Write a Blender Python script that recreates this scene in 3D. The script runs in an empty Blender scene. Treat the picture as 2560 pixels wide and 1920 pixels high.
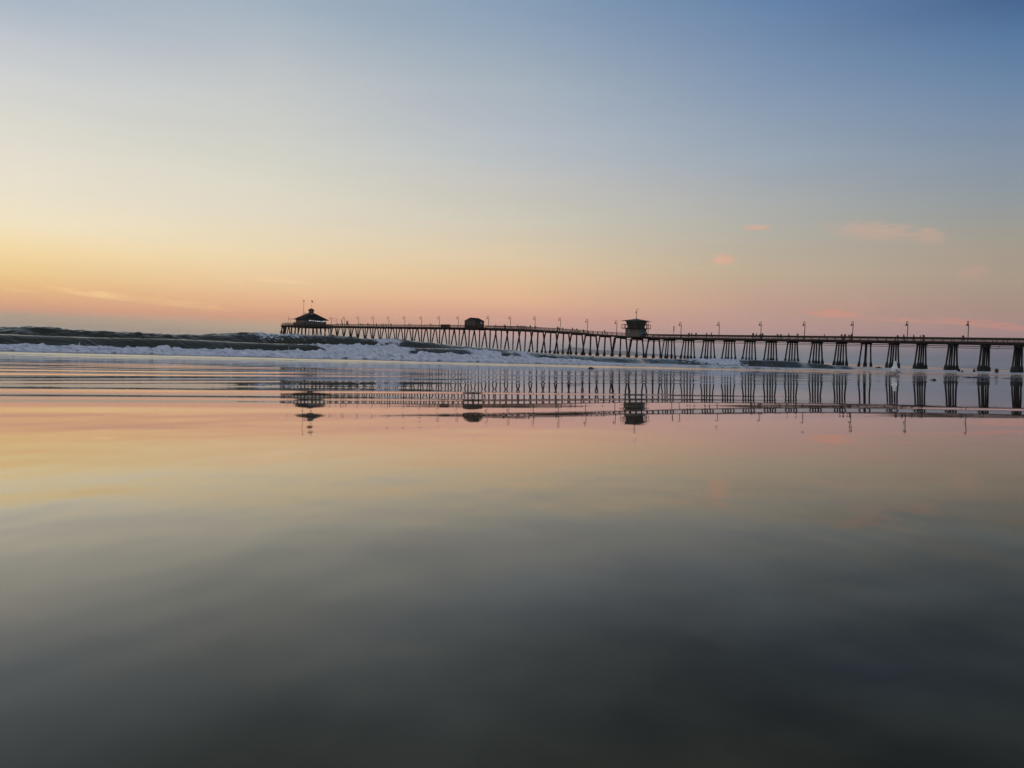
import bpy, bmesh, math, random
import numpy as np
from mathutils import Vector, Matrix

R = math.radians
F = 1900.0                       # focal length in photo pixels (photo 2560 x 1920)
random.seed(7)
scene = bpy.context.scene
COL = scene.collection

# ------------------------------------------------------------------ camera
PITCH = math.atan(82 / F)
ROLL = math.atan(0.038)
fwd = Vector((0, math.cos(PITCH), -math.sin(PITCH)))
r0 = Vector((1, 0, 0)); u0 = r0.cross(fwd)
cr = r0 * math.cos(ROLL) + u0 * math.sin(ROLL)
cu = -r0 * math.sin(ROLL) + u0 * math.cos(ROLL)
cam_d = bpy.data.cameras.new("camera"); cam = bpy.data.objects.new("camera", cam_d); COL.objects.link(cam)
m = Matrix((cr, cu, -fwd)).transposed().to_4x4(); cam.matrix_world = m
cam_d.sensor_width = 36.0; cam_d.lens = 36.0 * F / 2560
cam_d.clip_start = 0.01; cam_d.clip_end = 60000
cam_d.dof.use_dof = True; cam_d.dof.focus_distance = 60.0; cam_d.dof.aperture_fstop = 12.0
scene.camera = cam

def ray(u, v):
    return fwd + cr * ((u - 1280) / F) + cu * ((960 - v) / F)
def azel(u, v):
    r = ray(u, v)
    return math.degrees(math.atan2(r.x, r.y)), math.degrees(math.atan2(r.z, math.hypot(r.x, r.y)))
def hor(u):
    return 878 + (u - 1280) * 0.038

# ------------------------------------------------------------------ world
def lin(c):
    return tuple((x / 255 / 12.92) if x <= 10 else ((x / 255 + 0.055) / 1.055) ** 2.4 for x in c)
W = bpy.data.worlds.new("World"); scene.world = W; W.use_nodes = True
wn, wl = W.node_tree.nodes, W.node_tree.links
wn.clear()
wout = wn.new('ShaderNodeOutputWorld'); bg = wn.new('ShaderNodeBackground'); wl.new(bg.outputs[0], wout.inputs[0])
bg.inputs[1].default_value = 1.0
def WM(op, a, b=None, c=None, clamp=False):
    n = wn.new('ShaderNodeMath'); n.operation = op; n.use_clamp = clamp
    for i, x in enumerate((a, b, c)):
        if x is None: continue
        if isinstance(x, (int, float)): n.inputs[i].default_value = x
        else: wl.new(x, n.inputs[i])
    return n.outputs[0]
def wmix(f, a, b):
    n = wn.new('ShaderNodeMix'); n.data_type = 'RGBA'
    for s, x in ((0, f), (6, a), (7, b)):
        if isinstance(x, (int, float)): n.inputs[s].default_value = x
        elif isinstance(x, tuple): n.inputs[s].default_value = (*x[:3], 1)
        else: wl.new(x, n.inputs[s])
    return n.outputs[2]
def wsmooth(x, a, b, kind='SMOOTHSTEP'):
    n = wn.new('ShaderNodeMapRange'); n.interpolation_type = kind
    wl.new(x, n.inputs[0]); n.inputs[1].default_value = a; n.inputs[2].default_value = b
    n.inputs[3].default_value = 0; n.inputs[4].default_value = 1
    return n.outputs[0]
tc = wn.new('ShaderNodeTexCoord'); sx = wn.new('ShaderNodeSeparateXYZ'); wl.new(tc.outputs['Generated'], sx.inputs[0])
EL = WM('MULTIPLY', WM('ARCSINE', sx.outputs[2]), 180 / math.pi)
AZ = WM('MULTIPLY', WM('ARCTAN2', sx.outputs[0], sx.outputs[1]), 180 / math.pi)
ELN = WM('DIVIDE', WM('ADD', EL, 2.0), 34.0, clamp=True)
def ramp(stops):                       # stops: (elevation in degrees, sRGB)
    n = wn.new('ShaderNodeValToRGB'); n.color_ramp.interpolation = 'LINEAR'
    e = n.color_ramp.elements; stops = sorted(stops)
    while len(e) < len(stops): e.new(0.5)
    for k, (el, c) in enumerate(stops):
        e[k].position = max(0, min(1, (el + 2.0) / 34.0)); e[k].color = (*lin(c), 1)
    wl.new(ELN, n.inputs[0]); return n.outputs[0]
SKY = {
 60: [(0, (172, 184, 197)), (100, (192, 199, 205)), (200, (207, 210, 208)), (300, (217, 216, 206)), (400, (227, 221, 207)), (500, (236, 225, 202)), (560, (241, 226, 194)), (620, (244, 219, 170)), (680, (239, 205, 150)), (720, (232, 190, 142)), (750, (224, 176, 140)), (772, (214, 169, 144)), (790, (190, 170, 152)), (829, (187, 173, 156))],
 660: [(0, (164, 178, 193)), (200, (194, 198, 199)), (400, (212, 211, 200)), (530, (224, 216, 196)), (640, (236, 214, 176)), (710, (234, 199, 158)), (760, (228, 180, 146)), (795, (212, 167, 144)), (815, (194, 172, 153)), (854, (188, 172, 158))],
 1280: [(0, (138, 159, 182)), (100, (151, 167, 186)), (200, (166, 177, 188)), (300, (175, 184, 193)), (400, (186, 191, 194)), (450, (196, 195, 191)), (550, (206, 200, 184)), (650, (222, 200, 168)), (700, (226, 193, 155)), (750, (226, 182, 150)), (790, (212, 165, 148)), (825, (196, 162, 154)), (878, (172, 164, 166))],
 1900: [(0, (104, 132, 168)), (200, (130, 150, 177)), (400, (156, 168, 180)), (560, (176, 175, 165)), (680, (190, 172, 150)), (760, (192, 160, 144)), (820, (184, 154, 148)), (860, (165, 151, 152)), (902, (142, 147, 156))],
 2500: [(0, (76, 106, 146)), (100, (93, 123, 160)), (200, (108, 134, 166)), (300, (122, 143, 167)), (400, (136, 149, 165)), (500, (147, 154, 158)), (600, (162, 156, 144)), (700, (170, 153, 137)), (780, (168, 144, 135)), (840, (163, 140, 140)), (885, (130, 128, 138)), (925, (120, 126, 138))],
}
SKYR = {
 60: [(0, (169, 182, 197)), (100, (192, 198, 205)), (200, (208, 210, 209)), (300, (218, 216, 206)), (400, (230, 224, 209)), (500, (238, 228, 204)), (560, (244, 229, 196)), (620, (250, 223, 170)), (680, (245, 209, 146)), (720, (240, 190, 129)), (750, (234, 175, 128)), (772, (225, 161, 127)), (790, (187, 161, 135)), (829, (184, 163, 120))],
 660: [(0, (162, 177, 192)), (200, (195, 199, 200)), (400, (214, 213, 201)), (530, (229, 220, 199)), (640, (241, 218, 177)), (710, (241, 203, 157)), (760, (241, 184, 141)), (795, (225, 162, 128)), (815, (205, 176, 144)), (854, (216, 181, 141))],
 1280: [(0, (135, 158, 182)), (100, (149, 166, 186)), (200, (165, 177, 188)), (300, (176, 185, 195)), (400, (186, 192, 195)), (450, (197, 195, 191)), (550, (208, 202, 185)), (650, (227, 203, 169)), (700, (233, 197, 154)), (750, (236, 187, 148)), (790, (223, 166, 144)), (825, (210, 163, 150)), (878, (191, 180, 186))],
 1900: [(0, (99, 129, 168)), (200, (127, 149, 177)), (400, (156, 168, 181)), (560, (178, 176, 167)), (680, (193, 174, 149)), (760, (199, 161, 142)), (820, (196, 156, 147)), (860, (178, 154, 150)), (902, (114, 142, 160))],
 2500: [(0, (68, 100, 143)), (100, (88, 121, 160)), (200, (104, 132, 165)), (300, (121, 142, 167)), (400, (135, 148, 165)), (500, (146, 154, 157)), (600, (164, 156, 143)), (700, (173, 154, 135)), (780, (173, 144, 131)), (840, (171, 140, 137)), (885, (112, 108, 121)), (925, (58, 78, 96))],
}
cols = []
for u, st in SKYR.items():
    az = azel(u, 700)[0]
    cols.append((az, ramp([(azel(u, v)[1], c) for v, c in st] + [(30, tuple(int(x * .93) for x in st[0][1]))])))
back = ramp([(-2, (165, 160, 168)), (0, (178, 172, 180)), (5, (208, 196, 200)), (12, (206, 204, 212)), (30, (175, 185, 204))])
c = back
azs = [a for a, _ in cols]
c = wmix(wsmooth(AZ, -150, azs[0] - 8), c, cols[0][1])
for k in range(1, len(cols)):
    c = wmix(wsmooth(AZ, azs[k - 1], azs[k], 'LINEAR'), c, cols[k][1])
c = wmix(wsmooth(AZ, azs[-1] + 5, 120), c, back)
c = wmix(wsmooth(EL, 27, 62), c, lin((98, 112, 140)))
# cloud wisps: (photo u, v, half width px, half height px, tilt, strength, colour)
wno = wn.new('ShaderNodeTexNoise'); wno.inputs['Scale'].default_value = 1.0; wno.inputs['Detail'].default_value = 5
cmb = wn.new('ShaderNodeCombineXYZ'); wl.new(WM('MULTIPLY', AZ, .9), cmb.inputs[0]); wl.new(WM('MULTIPLY', EL, 6.5), cmb.inputs[1])
wl.new(cmb.outputs[0], wno.inputs['Vector'])
NZ = WM('SUBTRACT', wno.outputs[0], 0.5)
CLOUDS = [(240, 736, 80, 7, .12, 1.0, (255, 208, 148)), (440, 758, 100, 8, .10, .8, (246, 196, 140)), (50, 726, 40, 4, .05, .5, (250, 205, 150)),
          (700, 701, 70, 6, .05, .8, (250, 212, 165)), (740, 731, 60, 6, .06, .6, (240, 200, 150)), (580, 699, 24, 5, .15, .8, (250, 212, 165)),
          (1890, 569, 32, 7, .05, .7, (226, 170, 148)), (1808, 650, 26, 13, .0, .7, (234, 176, 148)), (2190, 578, 95, 20, .12, .6, (206, 170, 150)),
          (2325, 592, 32, 16, .1, .6, (200, 166, 148)), (2430, 680, 30, 16, -.1, .55, (196, 160, 140)), (2350, 650, 110, 30, .1, .2, (184, 160, 142)),
          (2080, 785, 55, 8, .05, .75, (222, 150, 128)), (2260, 801, 150, 5, .08, .6, (208, 150, 132)), (2470, 812, 90, 8, .16, .7, (212, 142, 126)),
          (2150, 765, 60, 16, .0, .3, (205, 158, 140)), (1700, 556, 120, 10, .0, .2, (196, 186, 170))]
for (u, v, hw, hh, tl, st, cc) in CLOUDS:
    a0, e0 = azel(u, v); wa, he = hw / F * 57.3, hh / F * 57.3
    dx = WM('SUBTRACT', AZ, a0)
    dy = WM('SUBTRACT', WM('SUBTRACT', EL, e0), WM('MULTIPLY', dx, -(tl - .038)))
    q = WM('ADD', WM('POWER', WM('ABSOLUTE', WM('DIVIDE', dx, wa)), 2.0), WM('POWER', WM('ABSOLUTE', WM('DIVIDE', WM('ADD', dy, WM('MULTIPLY', NZ, he * 1.6)), he)), 2.0))
    msk = WM('MULTIPLY', wsmooth(WM('ADD', q, WM('MULTIPLY', NZ, 3.6)), 1.8, -.5), st, clamp=True)
    c = wmix(msk, c, lin(cc))
vno = wn.new('ShaderNodeTexNoise'); vno.inputs['Scale'].default_value = 1.0; vno.inputs['Detail'].default_value = 6; vno.inputs['Roughness'].default_value = .6
cmv = wn.new('ShaderNodeCombineXYZ'); wl.new(WM('MULTIPLY', AZ, .06), cmv.inputs[0]); wl.new(WM('MULTIPLY', EL, .5), cmv.inputs[1]); wl.new(cmv.outputs[0], vno.inputs['Vector'])
vs_ = wn.new('ShaderNodeVectorMath'); vs_.operation = 'SCALE'; wl.new(c, vs_.inputs[0]); wl.new(WM('MULTIPLY_ADD', WM('SUBTRACT', vno.outputs[0], .5), .10, 1.0), vs_.inputs['Scale']); c = vs_.outputs[0]
skyt = wn.new('ShaderNodeTexSky'); skyt.sky_type = 'NISHITA'; skyt.sun_disc = False
skyt.sun_elevation = R(1.5); skyt.sun_rotation = R(-55)
add = wn.new('ShaderNodeMix'); add.data_type = 'RGBA'; add.blend_type = 'ADD'; add.inputs[0].default_value = 0.004
wl.new(c, add.inputs[6]); wl.new(skyt.outputs[0], add.inputs[7]); wl.new(add.outputs[2], bg.inputs[0])

# ------------------------------------------------------------------ sun and exposure
sd = bpy.data.lights.new("sun", 'SUN'); sd.energy = 0.25; sd.angle = R(14); sd.color = (1.0, .72, .45)
sun = bpy.data.objects.new("sun", sd); COL.objects.link(sun)
sun_dir = Vector((math.sin(R(-55)) * math.cos(R(1.5)), math.cos(R(-55)) * math.cos(R(1.5)), math.sin(R(1.5))))
sun.rotation_euler = sun_dir.to_track_quat('Z', 'Y').to_euler()
scene.view_settings.view_transform = 'Standard'; scene.view_settings.look = 'None'
scene.view_settings.exposure = 0.0; scene.view_settings.gamma = 1.0
scene.render.engine = 'CYCLES'
cy = scene.cycles
cy.use_denoising = True; cy.max_bounces = 6; cy.diffuse_bounces = 2; cy.glossy_bounces = 4; cy.volume_bounces = 1
cy.transmission_bounces = 2

# ------------------------------------------------------------------ helpers
def tag(o, label=None, cat=None, group=None, kind=None):
    if label: o['label'] = label
    if cat: o['category'] = cat
    if group: o['group'] = group
    if kind: o['kind'] = kind
    return o
def empty(name, loc, rz=0):
    o = bpy.data.objects.new(name, None); COL.objects.link(o); o.location = loc; o.rotation_euler = (0, 0, rz)
    o.empty_display_size = .2
    return o
def mat(name, color, rough=.8, spec=.5, metal=0, noise=None, bump=0, nscale=1.0, stretch=None):
    M = bpy.data.materials.new(name); M.use_nodes = True
    n, l = M.node_tree.nodes, M.node_tree.links
    b = n['Principled BSDF']; b.inputs['Base Color'].default_value = (*color, 1)
    b.inputs['Roughness'].default_value = rough; b.inputs['Metallic'].default_value = metal
    b.inputs['Specular IOR Level'].default_value = spec
    if noise is not None:
        t = n.new('ShaderNodeTexCoord'); mp = n.new('ShaderNodeMapping'); l.new(t.outputs['Object'], mp.inputs[0])
        if stretch: mp.inputs['Scale'].default_value = stretch
        x = n.new('ShaderNodeTexNoise'); x.inputs['Scale'].default_value = nscale; x.inputs['Detail'].default_value = 6
        l.new(mp.outputs[0], x.inputs['Vector'])
        rp = n.new('ShaderNodeValToRGB'); rp.color_ramp.elements[0].position = .35; rp.color_ramp.elements[1].position = .68
        rp.color_ramp.elements[0].color = (*color, 1); rp.color_ramp.elements[1].color = (*noise, 1)
        l.new(x.outputs[0], rp.inputs[0]); l.new(rp.outputs[0], b.inputs['Base Color'])
        if bump:
            bp = n.new('ShaderNodeBump'); bp.inputs['Strength'].default_value = bump; bp.inputs['Distance'].default_value = .02
            l.new(x.outputs[0], bp.inputs['Height']); l.new(bp.outputs[0], b.inputs['Normal'])
    return M

class MB:
    def __init__(s): s.v = []; s.f = []
    def add(s, vs, fs):
        k = len(s.v); s.v += [tuple(x) for x in vs]; s.f += [tuple(i + k for i in f) for f in fs]
    def box(s, c, h, ax=None):          # centre, half sizes, axes
        ax = ax or (Vector((1, 0, 0)), Vector((0, 1, 0)), Vector((0, 0, 1))); c = Vector(c)
        vs = [c + ax[0] * (h[0] * i) + ax[1] * (h[1] * j) + ax[2] * (h[2] * k) for k in (-1, 1) for j in (-1, 1) for i in (-1, 1)]
        s.add(vs, [(0, 2, 3, 1), (4, 5, 7, 6), (0, 1, 5, 4), (2, 6, 7, 3), (0, 4, 6, 2), (1, 3, 7, 5)])
    def tube(s, pts, rad, n=8, caps=True):
        pts = [Vector(p) for p in pts]; rad = rad if isinstance(rad, (list, tuple)) else [rad] * len(pts)
        vs = []; fs = []
        for i, p in enumerate(pts):
            d = (pts[min(i + 1, len(pts) - 1)] - pts[max(i - 1, 0)]).normalized()
            a = d.orthogonal() if i == 0 else (a0 - d * a0.dot(d))
            a = a.normalized(); a0 = a; b = d.cross(a)
            for k in range(n):
                t = 2 * math.pi * k / n; vs.append(p + (a * math.cos(t) + b * math.sin(t)) * rad[i])
        for i in range(len(pts) - 1):
            for k in range(n):
                fs.append((i * n + k, i * n + (k + 1) % n, (i + 1) * n + (k + 1) % n, (i + 1) * n + k))
        if caps: fs.append(tuple(range(n))[::-1]); fs.append(tuple((len(pts) - 1) * n + k for k in range(n)))
        s.add(vs, fs)
    def build(s, name, M, parent=None, smooth=False):
        me = bpy.data.meshes.new(name); me.from_pydata(s.v, [], s.f); me.materials.append(M)
        if smooth: me.polygons.foreach_set('use_smooth', [True] * len(me.polygons))
        bm = bmesh.new(); bm.from_mesh(me); bmesh.ops.recalc_face_normals(bm, faces=bm.faces); bm.to_mesh(me); bm.free()
        o = bpy.data.objects.new(name, me); COL.objects.link(o)
        if parent: o.parent = parent
        return o

# value noise
def _h(i, j, seed):
    n = (i.astype(np.int64) * 374761393 + j.astype(np.int64) * 668265263 + seed * 2147483647) & 0xffffffff
    n = ((n ^ (n >> 13)) * 1274126177) & 0xffffffff
    n = (n ^ (n >> 16)) & 0xffffff
    return n / float(0xffffff)
def vn(x, y, seed=0):
    x = np.asarray(x, float); y = np.asarray(y, float)
    i = np.floor(x); j = np.floor(y); fx = x - i; fy = y - j
    fx = fx * fx * fx * (fx * (fx * 6 - 15) + 10); fy = fy * fy * fy * (fy * (fy * 6 - 15) + 10)
    a = _h(i, j, seed); b = _h(i + 1, j, seed); c_ = _h(i, j + 1, seed); d_ = _h(i + 1, j + 1, seed)
    return (a * (1 - fx) + b * fx) * (1 - fy) + (c_ * (1 - fx) + d_ * fx) * fy - .5
def fbm(x, y, seed=0, oct=4, g=.5):
    r = 0; a = 1; s_ = 0
    for k in range(oct):
        r = r + a * vn(x * 2 ** k + 17.3 * k, y * 2 ** k + 9.1 * k, seed + k); s_ += a; a *= g
    return r / s_
def sst(x, a, b):
    t = np.clip((x - a) / (b - a), 0, 1); return t * t * (3 - 2 * t)

# shore frame: s runs seaward (along the pier), t runs along the shore
D = Vector((-.668, .744, 0)).normalized(); A = Vector((D.y, -D.x, 0))
def st_of(x, y): return x * D.x + y * D.y, x * A.x + y * A.y

# ------------------------------------------------------------------ beach and shallow film
_ss = np.array([-200, -30, 0, .68, 1.05, 3.0, 8.0, 22, 30, 60, 1000.])
_gg = np.array([.0, .03, .034, .034, .0258, .0232, .0212, .0200, .018, .02, .0])
_grid = np.arange(-200, 1000, .02)
_g = np.interp(_grid, _ss, _gg)
_zz = np.cumsum(_g) * .02; _zz -= np.interp(0, _grid, _zz)
H0 = 0.060
def beach_base(s): return -H0 - np.interp(s, _grid, _zz)
SE = next(float(q) for q in np.arange(9, 26, .05) if -float(beach_base(q)) * 1900 * 1.194 / q < 56.5)
print('SE', SE, float(beach_base(SE)))
def beach_z(x, y):
    s, t = x * D.x + y * D.y, x * A.x + y * A.y
    z = beach_base(s)
    env = sst(s, 1.4, 4.0) * (1 - sst(s, 60, 80))
    w = fbm(s * .35, t * .16, 3, 3) * 5.0
    lat = (1.75 - 1.15 * sst(s, 4, 10)) * (.25 + 1.25 * (vn(s * 1.3, t * .55, 5) + .5))
    rp = .00042 * np.sin(2 * np.pi * s / .42 + w * 2.1) + .00030 * np.sin(2 * np.pi * s / .27 + w * 3.7 + t * .9) \
        + .0006 * np.sin(2 * np.pi * s / .95 + w * 1.3 - t * .25) + .00014 * np.sin(2 * np.pi * s / .16 + w * 5 - t * 2.2) \
        + .0022 * sst(s, 5, 9) * np.sin(2 * np.pi * s / 1.9 + w * 1.1 + t * .1)
    z = z + rp * env * lat
    rr_ = np.hypot(x, y); y2 = y * .95 - x * .30; ww = fbm(x * .7, y * .7, 8, 2)
    env2 = sst(rr_, .78, 1.2) * (1 - sst(rr_, 1.45, 2.3)) * sst(y, 0, .5)
    mod_ = .3 + 1.5 * (vn(x * 2.4, y * 2.6, 15) + .5)
    z = z + env2 * mod_ * (.00044 * np.sin(2 * np.pi * y2 / .56 + ww * 7 + .6) + .00030 * np.sin(2 * np.pi * y2 / .33 + ww * 12) + .00012 * np.sin(2 * np.pi * y2 / .17 + ww * 12))
    z = z + .0016 * fbm(s * 1.3, t * 1.0, 11, 2) * sst(s, .0, .5) * (1 - sst(s, 2, 4)) * .35
    z = z + .0010 * fbm(s * 7, t * 5, 12, 3) * (1 - sst(rr_, .7, 1.3)) + .0014 * fbm(x * 2.2, y * 3.5, 14, 2) * (1 - sst(rr_, .9, 1.8)) * .5 + .0008 * fbm(x * 20, y * 13, 16, 3) * (1 - sst(rr_, .38, .60))
    return z
def grid_mesh(name, X, Y, Z, M, attrs=None, wrap=False, parent=None):
    nr, nc = X.shape
    me = bpy.data.meshes.new(name); nv = nr * nc
    me.vertices.add(nv); co = np.stack([X, Y, Z], -1).reshape(-1).astype(np.float32); me.vertices.foreach_set('co', co)
    idx = np.arange(nv).reshape(nr, nc)
    if wrap:
        i2 = np.concatenate([idx, idx[:, :1]], 1)
    else: i2 = idx
    q = np.stack([i2[:-1, :-1], i2[:-1, 1:], i2[1:, 1:], i2[1:, :-1]], -1).reshape(-1, 4)
    v = co.reshape(-1, 3)[q[:5].ravel()].reshape(-1, 4, 3)
    nz = np.cross(v[0][1] - v[0][0], v[0][3] - v[0][0])[2]
    if nz < 0: q = q[:, ::-1]
    nf = len(q)
    me.loops.add(nf * 4); me.loops.foreach_set('vertex_index', q.ravel().astype(np.int32))
    me.polygons.add(nf); me.polygons.foreach_set('loop_start', (np.arange(nf) * 4).astype(np.int32))
    me.polygons.foreach_set('use_smooth', np.ones(nf, bool))
    me.update(calc_edges=True)
    for k, a_ in (attrs or {}).items():
        at = me.attributes.new(k, 'FLOAT', 'POINT'); at.data.foreach_set('value', a_.reshape(-1).astype(np.float32))
    me.materials.append(M); me.validate()
    o = bpy.data.objects.new(name, me); COL.objects.link(o)
    return o

def sand_mat():
    M = bpy.data.materials.new("wet_sand"); M.use_nodes = True; n, l = M.node_tree.nodes, M.node_tree.links
    b = n['Principled BSDF']; b.inputs['IOR'].default_value = 1.33
    t = n.new('ShaderNodeTexCoord')
    x = n.new('ShaderNodeTexNoise'); x.inputs['Scale'].default_value = 26; x.inputs['Detail'].default_value = 5; l.new(t.outputs['Object'], x.inputs['Vector'])
    x2 = n.new('ShaderNodeTexNoise'); x2.inputs['Scale'].default_value = 1400; x2.inputs['Detail'].default_value = 2; l.new(t.outputs['Object'], x2.inputs['Vector'])
    rp = n.new('ShaderNodeValToRGB'); rp.color_ramp.elements[0].position = .3; rp.color_ramp.elements[1].position = .75
    rp.color_ramp.elements[0].color = (.040, .037, .018, 1); rp.color_ramp.elements[1].color = (.135, .122, .068, 1)
    mx = n.new('ShaderNodeMix'); mx.data_type = 'RGBA'; mx.blend_type = 'MULTIPLY'; mx.inputs[0].default_value = .4
    l.new(x.outputs[0], rp.inputs[0]); l.new(rp.outputs[0], mx.inputs[6]); l.new(x2.outputs[0], mx.inputs[7]); l.new(mx.outputs[2], b.inputs['Base Color'])
    mr = n.new('ShaderNodeMapRange'); mr.inputs[1].default_value = .3; mr.inputs[2].default_value = .7; mr.inputs[3].default_value = .0; mr.inputs[4].default_value = .05
    l.new(x.outputs[0], mr.inputs[0]); l.new(mr.outputs[0], b.inputs['Roughness'])
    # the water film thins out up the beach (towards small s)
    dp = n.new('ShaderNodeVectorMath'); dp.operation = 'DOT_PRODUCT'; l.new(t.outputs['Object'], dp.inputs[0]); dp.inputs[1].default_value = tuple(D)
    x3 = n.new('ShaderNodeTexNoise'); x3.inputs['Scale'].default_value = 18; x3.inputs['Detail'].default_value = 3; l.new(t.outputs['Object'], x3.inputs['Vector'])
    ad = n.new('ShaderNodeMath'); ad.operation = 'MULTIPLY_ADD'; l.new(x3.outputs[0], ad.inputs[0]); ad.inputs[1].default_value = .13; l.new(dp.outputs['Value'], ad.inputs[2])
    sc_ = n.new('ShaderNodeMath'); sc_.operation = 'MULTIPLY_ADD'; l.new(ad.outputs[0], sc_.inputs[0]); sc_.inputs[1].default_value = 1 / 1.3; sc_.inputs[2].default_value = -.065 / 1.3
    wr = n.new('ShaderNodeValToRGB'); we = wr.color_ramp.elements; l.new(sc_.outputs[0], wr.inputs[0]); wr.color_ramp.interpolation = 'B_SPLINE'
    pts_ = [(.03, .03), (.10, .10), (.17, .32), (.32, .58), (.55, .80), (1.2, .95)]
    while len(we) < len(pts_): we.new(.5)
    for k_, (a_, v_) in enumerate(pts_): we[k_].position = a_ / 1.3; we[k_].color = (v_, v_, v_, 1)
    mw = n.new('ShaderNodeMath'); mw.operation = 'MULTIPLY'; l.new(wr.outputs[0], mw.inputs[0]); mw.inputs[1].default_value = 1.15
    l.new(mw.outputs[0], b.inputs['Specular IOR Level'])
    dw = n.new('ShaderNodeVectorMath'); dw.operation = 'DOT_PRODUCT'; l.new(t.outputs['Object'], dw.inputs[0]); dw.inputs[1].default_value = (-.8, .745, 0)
    cw = n.new('ShaderNodeMapRange'); cw.interpolation_type = 'SMOOTHSTEP'; l.new(dw.outputs['Value'], cw.inputs[0]); cw.inputs[1].default_value = .04; cw.inputs[2].default_value = .55; cw.inputs[3].default_value = 0; cw.inputs[4].default_value = .72  # extra reflected brightness put into the coat, rising seaward and to the left
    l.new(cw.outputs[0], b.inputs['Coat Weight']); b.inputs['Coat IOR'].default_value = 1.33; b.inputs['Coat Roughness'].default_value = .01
    return M
front = np.arange(-48, 48, .14)
backc = np.arange(48, 312, 6)
th = np.radians(np.concatenate([front, backc]))
rr = [.03]
while rr[-1] < 900:
    r_ = rr[-1]
    rr.append(r_ + min(max(r_ * .006, .004), .035 if r_ < 14 else (.09 if r_ < 50 else r_ * .03)))
rr = np.array(rr)
Rg, Tg = np.meshgrid(rr, th, indexing='ij')
X = Rg * np.sin(Tg); Y = Rg * np.cos(Tg)
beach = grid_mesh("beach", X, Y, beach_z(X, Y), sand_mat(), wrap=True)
tag(beach, kind='structure')

# ------------------------------------------------------------------ sea
def u2q(u): return (np.asarray(u, float) - 1280) / F
def t_at(s, u):
    q = u2q(u); Zd = s / (D.y + D.x * q); return Zd * (A.y + A.x * q)
def z_at(s, u, v):
    q = u2q(u); Zd = s / (D.y + D.x * q); return (878 + (np.asarray(u) - 1280) * .038 - np.asarray(v)) * Zd / F
K = 1.5
SEA = -.60
S1, S2, S3 = SE + 1.75 * K, 36.0, 72.0
W1 = np.array([(0, 858, 1), (350, 867, 1), (700, 875, 1), (900, 880, 1), (1000, 881, 1), (1140, 881, 1), (1250, 888, 1), (1350, 891, 1), (1440, 897, 1), (1500, 903, .95), (1600, 909, .8), (1750, 913, .6), (1900, 917, .5), (2200, 928, .26), (2560, 939, .25)], float)
W2 = np.array([(0, 836, 0), (200, 843, 0), (440, 848, 0), (600, 856, 0), (700, 860, .1), (780, 861, .3), (800, 862, .95), (980, 866, .95), (1030, 870, .1), (1140, 872, .1), (1170, 874, .9), (1240, 878, .9), (1260, 880, .15), (1290, 881, .15), (1310, 880, .9), (1350, 884, .4), (1400, 889, .35), (1600, 898, .3), (1720, 899, .4), (1770, 898, .9), (1860, 901, .9), (1890, 900, .3), (1980, 903, .1), (2050, 912, .3), (2200, 923, .4), (2560, 936, .4)], float)
W3 = np.array([(0, 820, 0), (60, 818, 0), (200, 827, 0), (350, 835, .1), (480, 837, .1), (560, 836, .1), (620, 836, .2), (660, 836, .62), (740, 838, .5), (800, 839, .3), (850, 843, .2), (910, 847, .2), (930, 848, .8), (975, 850, .85), (990, 851, .2), (1060, 856, .2), (1120, 863, .25), (1200, 869, .3), (1300, 876, .3), (1400, 885, .4), (1600, 896, .3), (1800, 903, .2), (2000, 912, .2), (2560, 934, .2)], float)
def wave_tab(S, Wt):
    tt = t_at(S, Wt[:, 0]); return tt, z_at(S, Wt[:, 0], Wt[:, 1]), Wt[:, 2]
T1, Z1, F1 = wave_tab(S1, W1); T2, Z2, F2 = wave_tab(S2, W2); T3, Z3, F3 = wave_tab(S3, W3)
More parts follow.
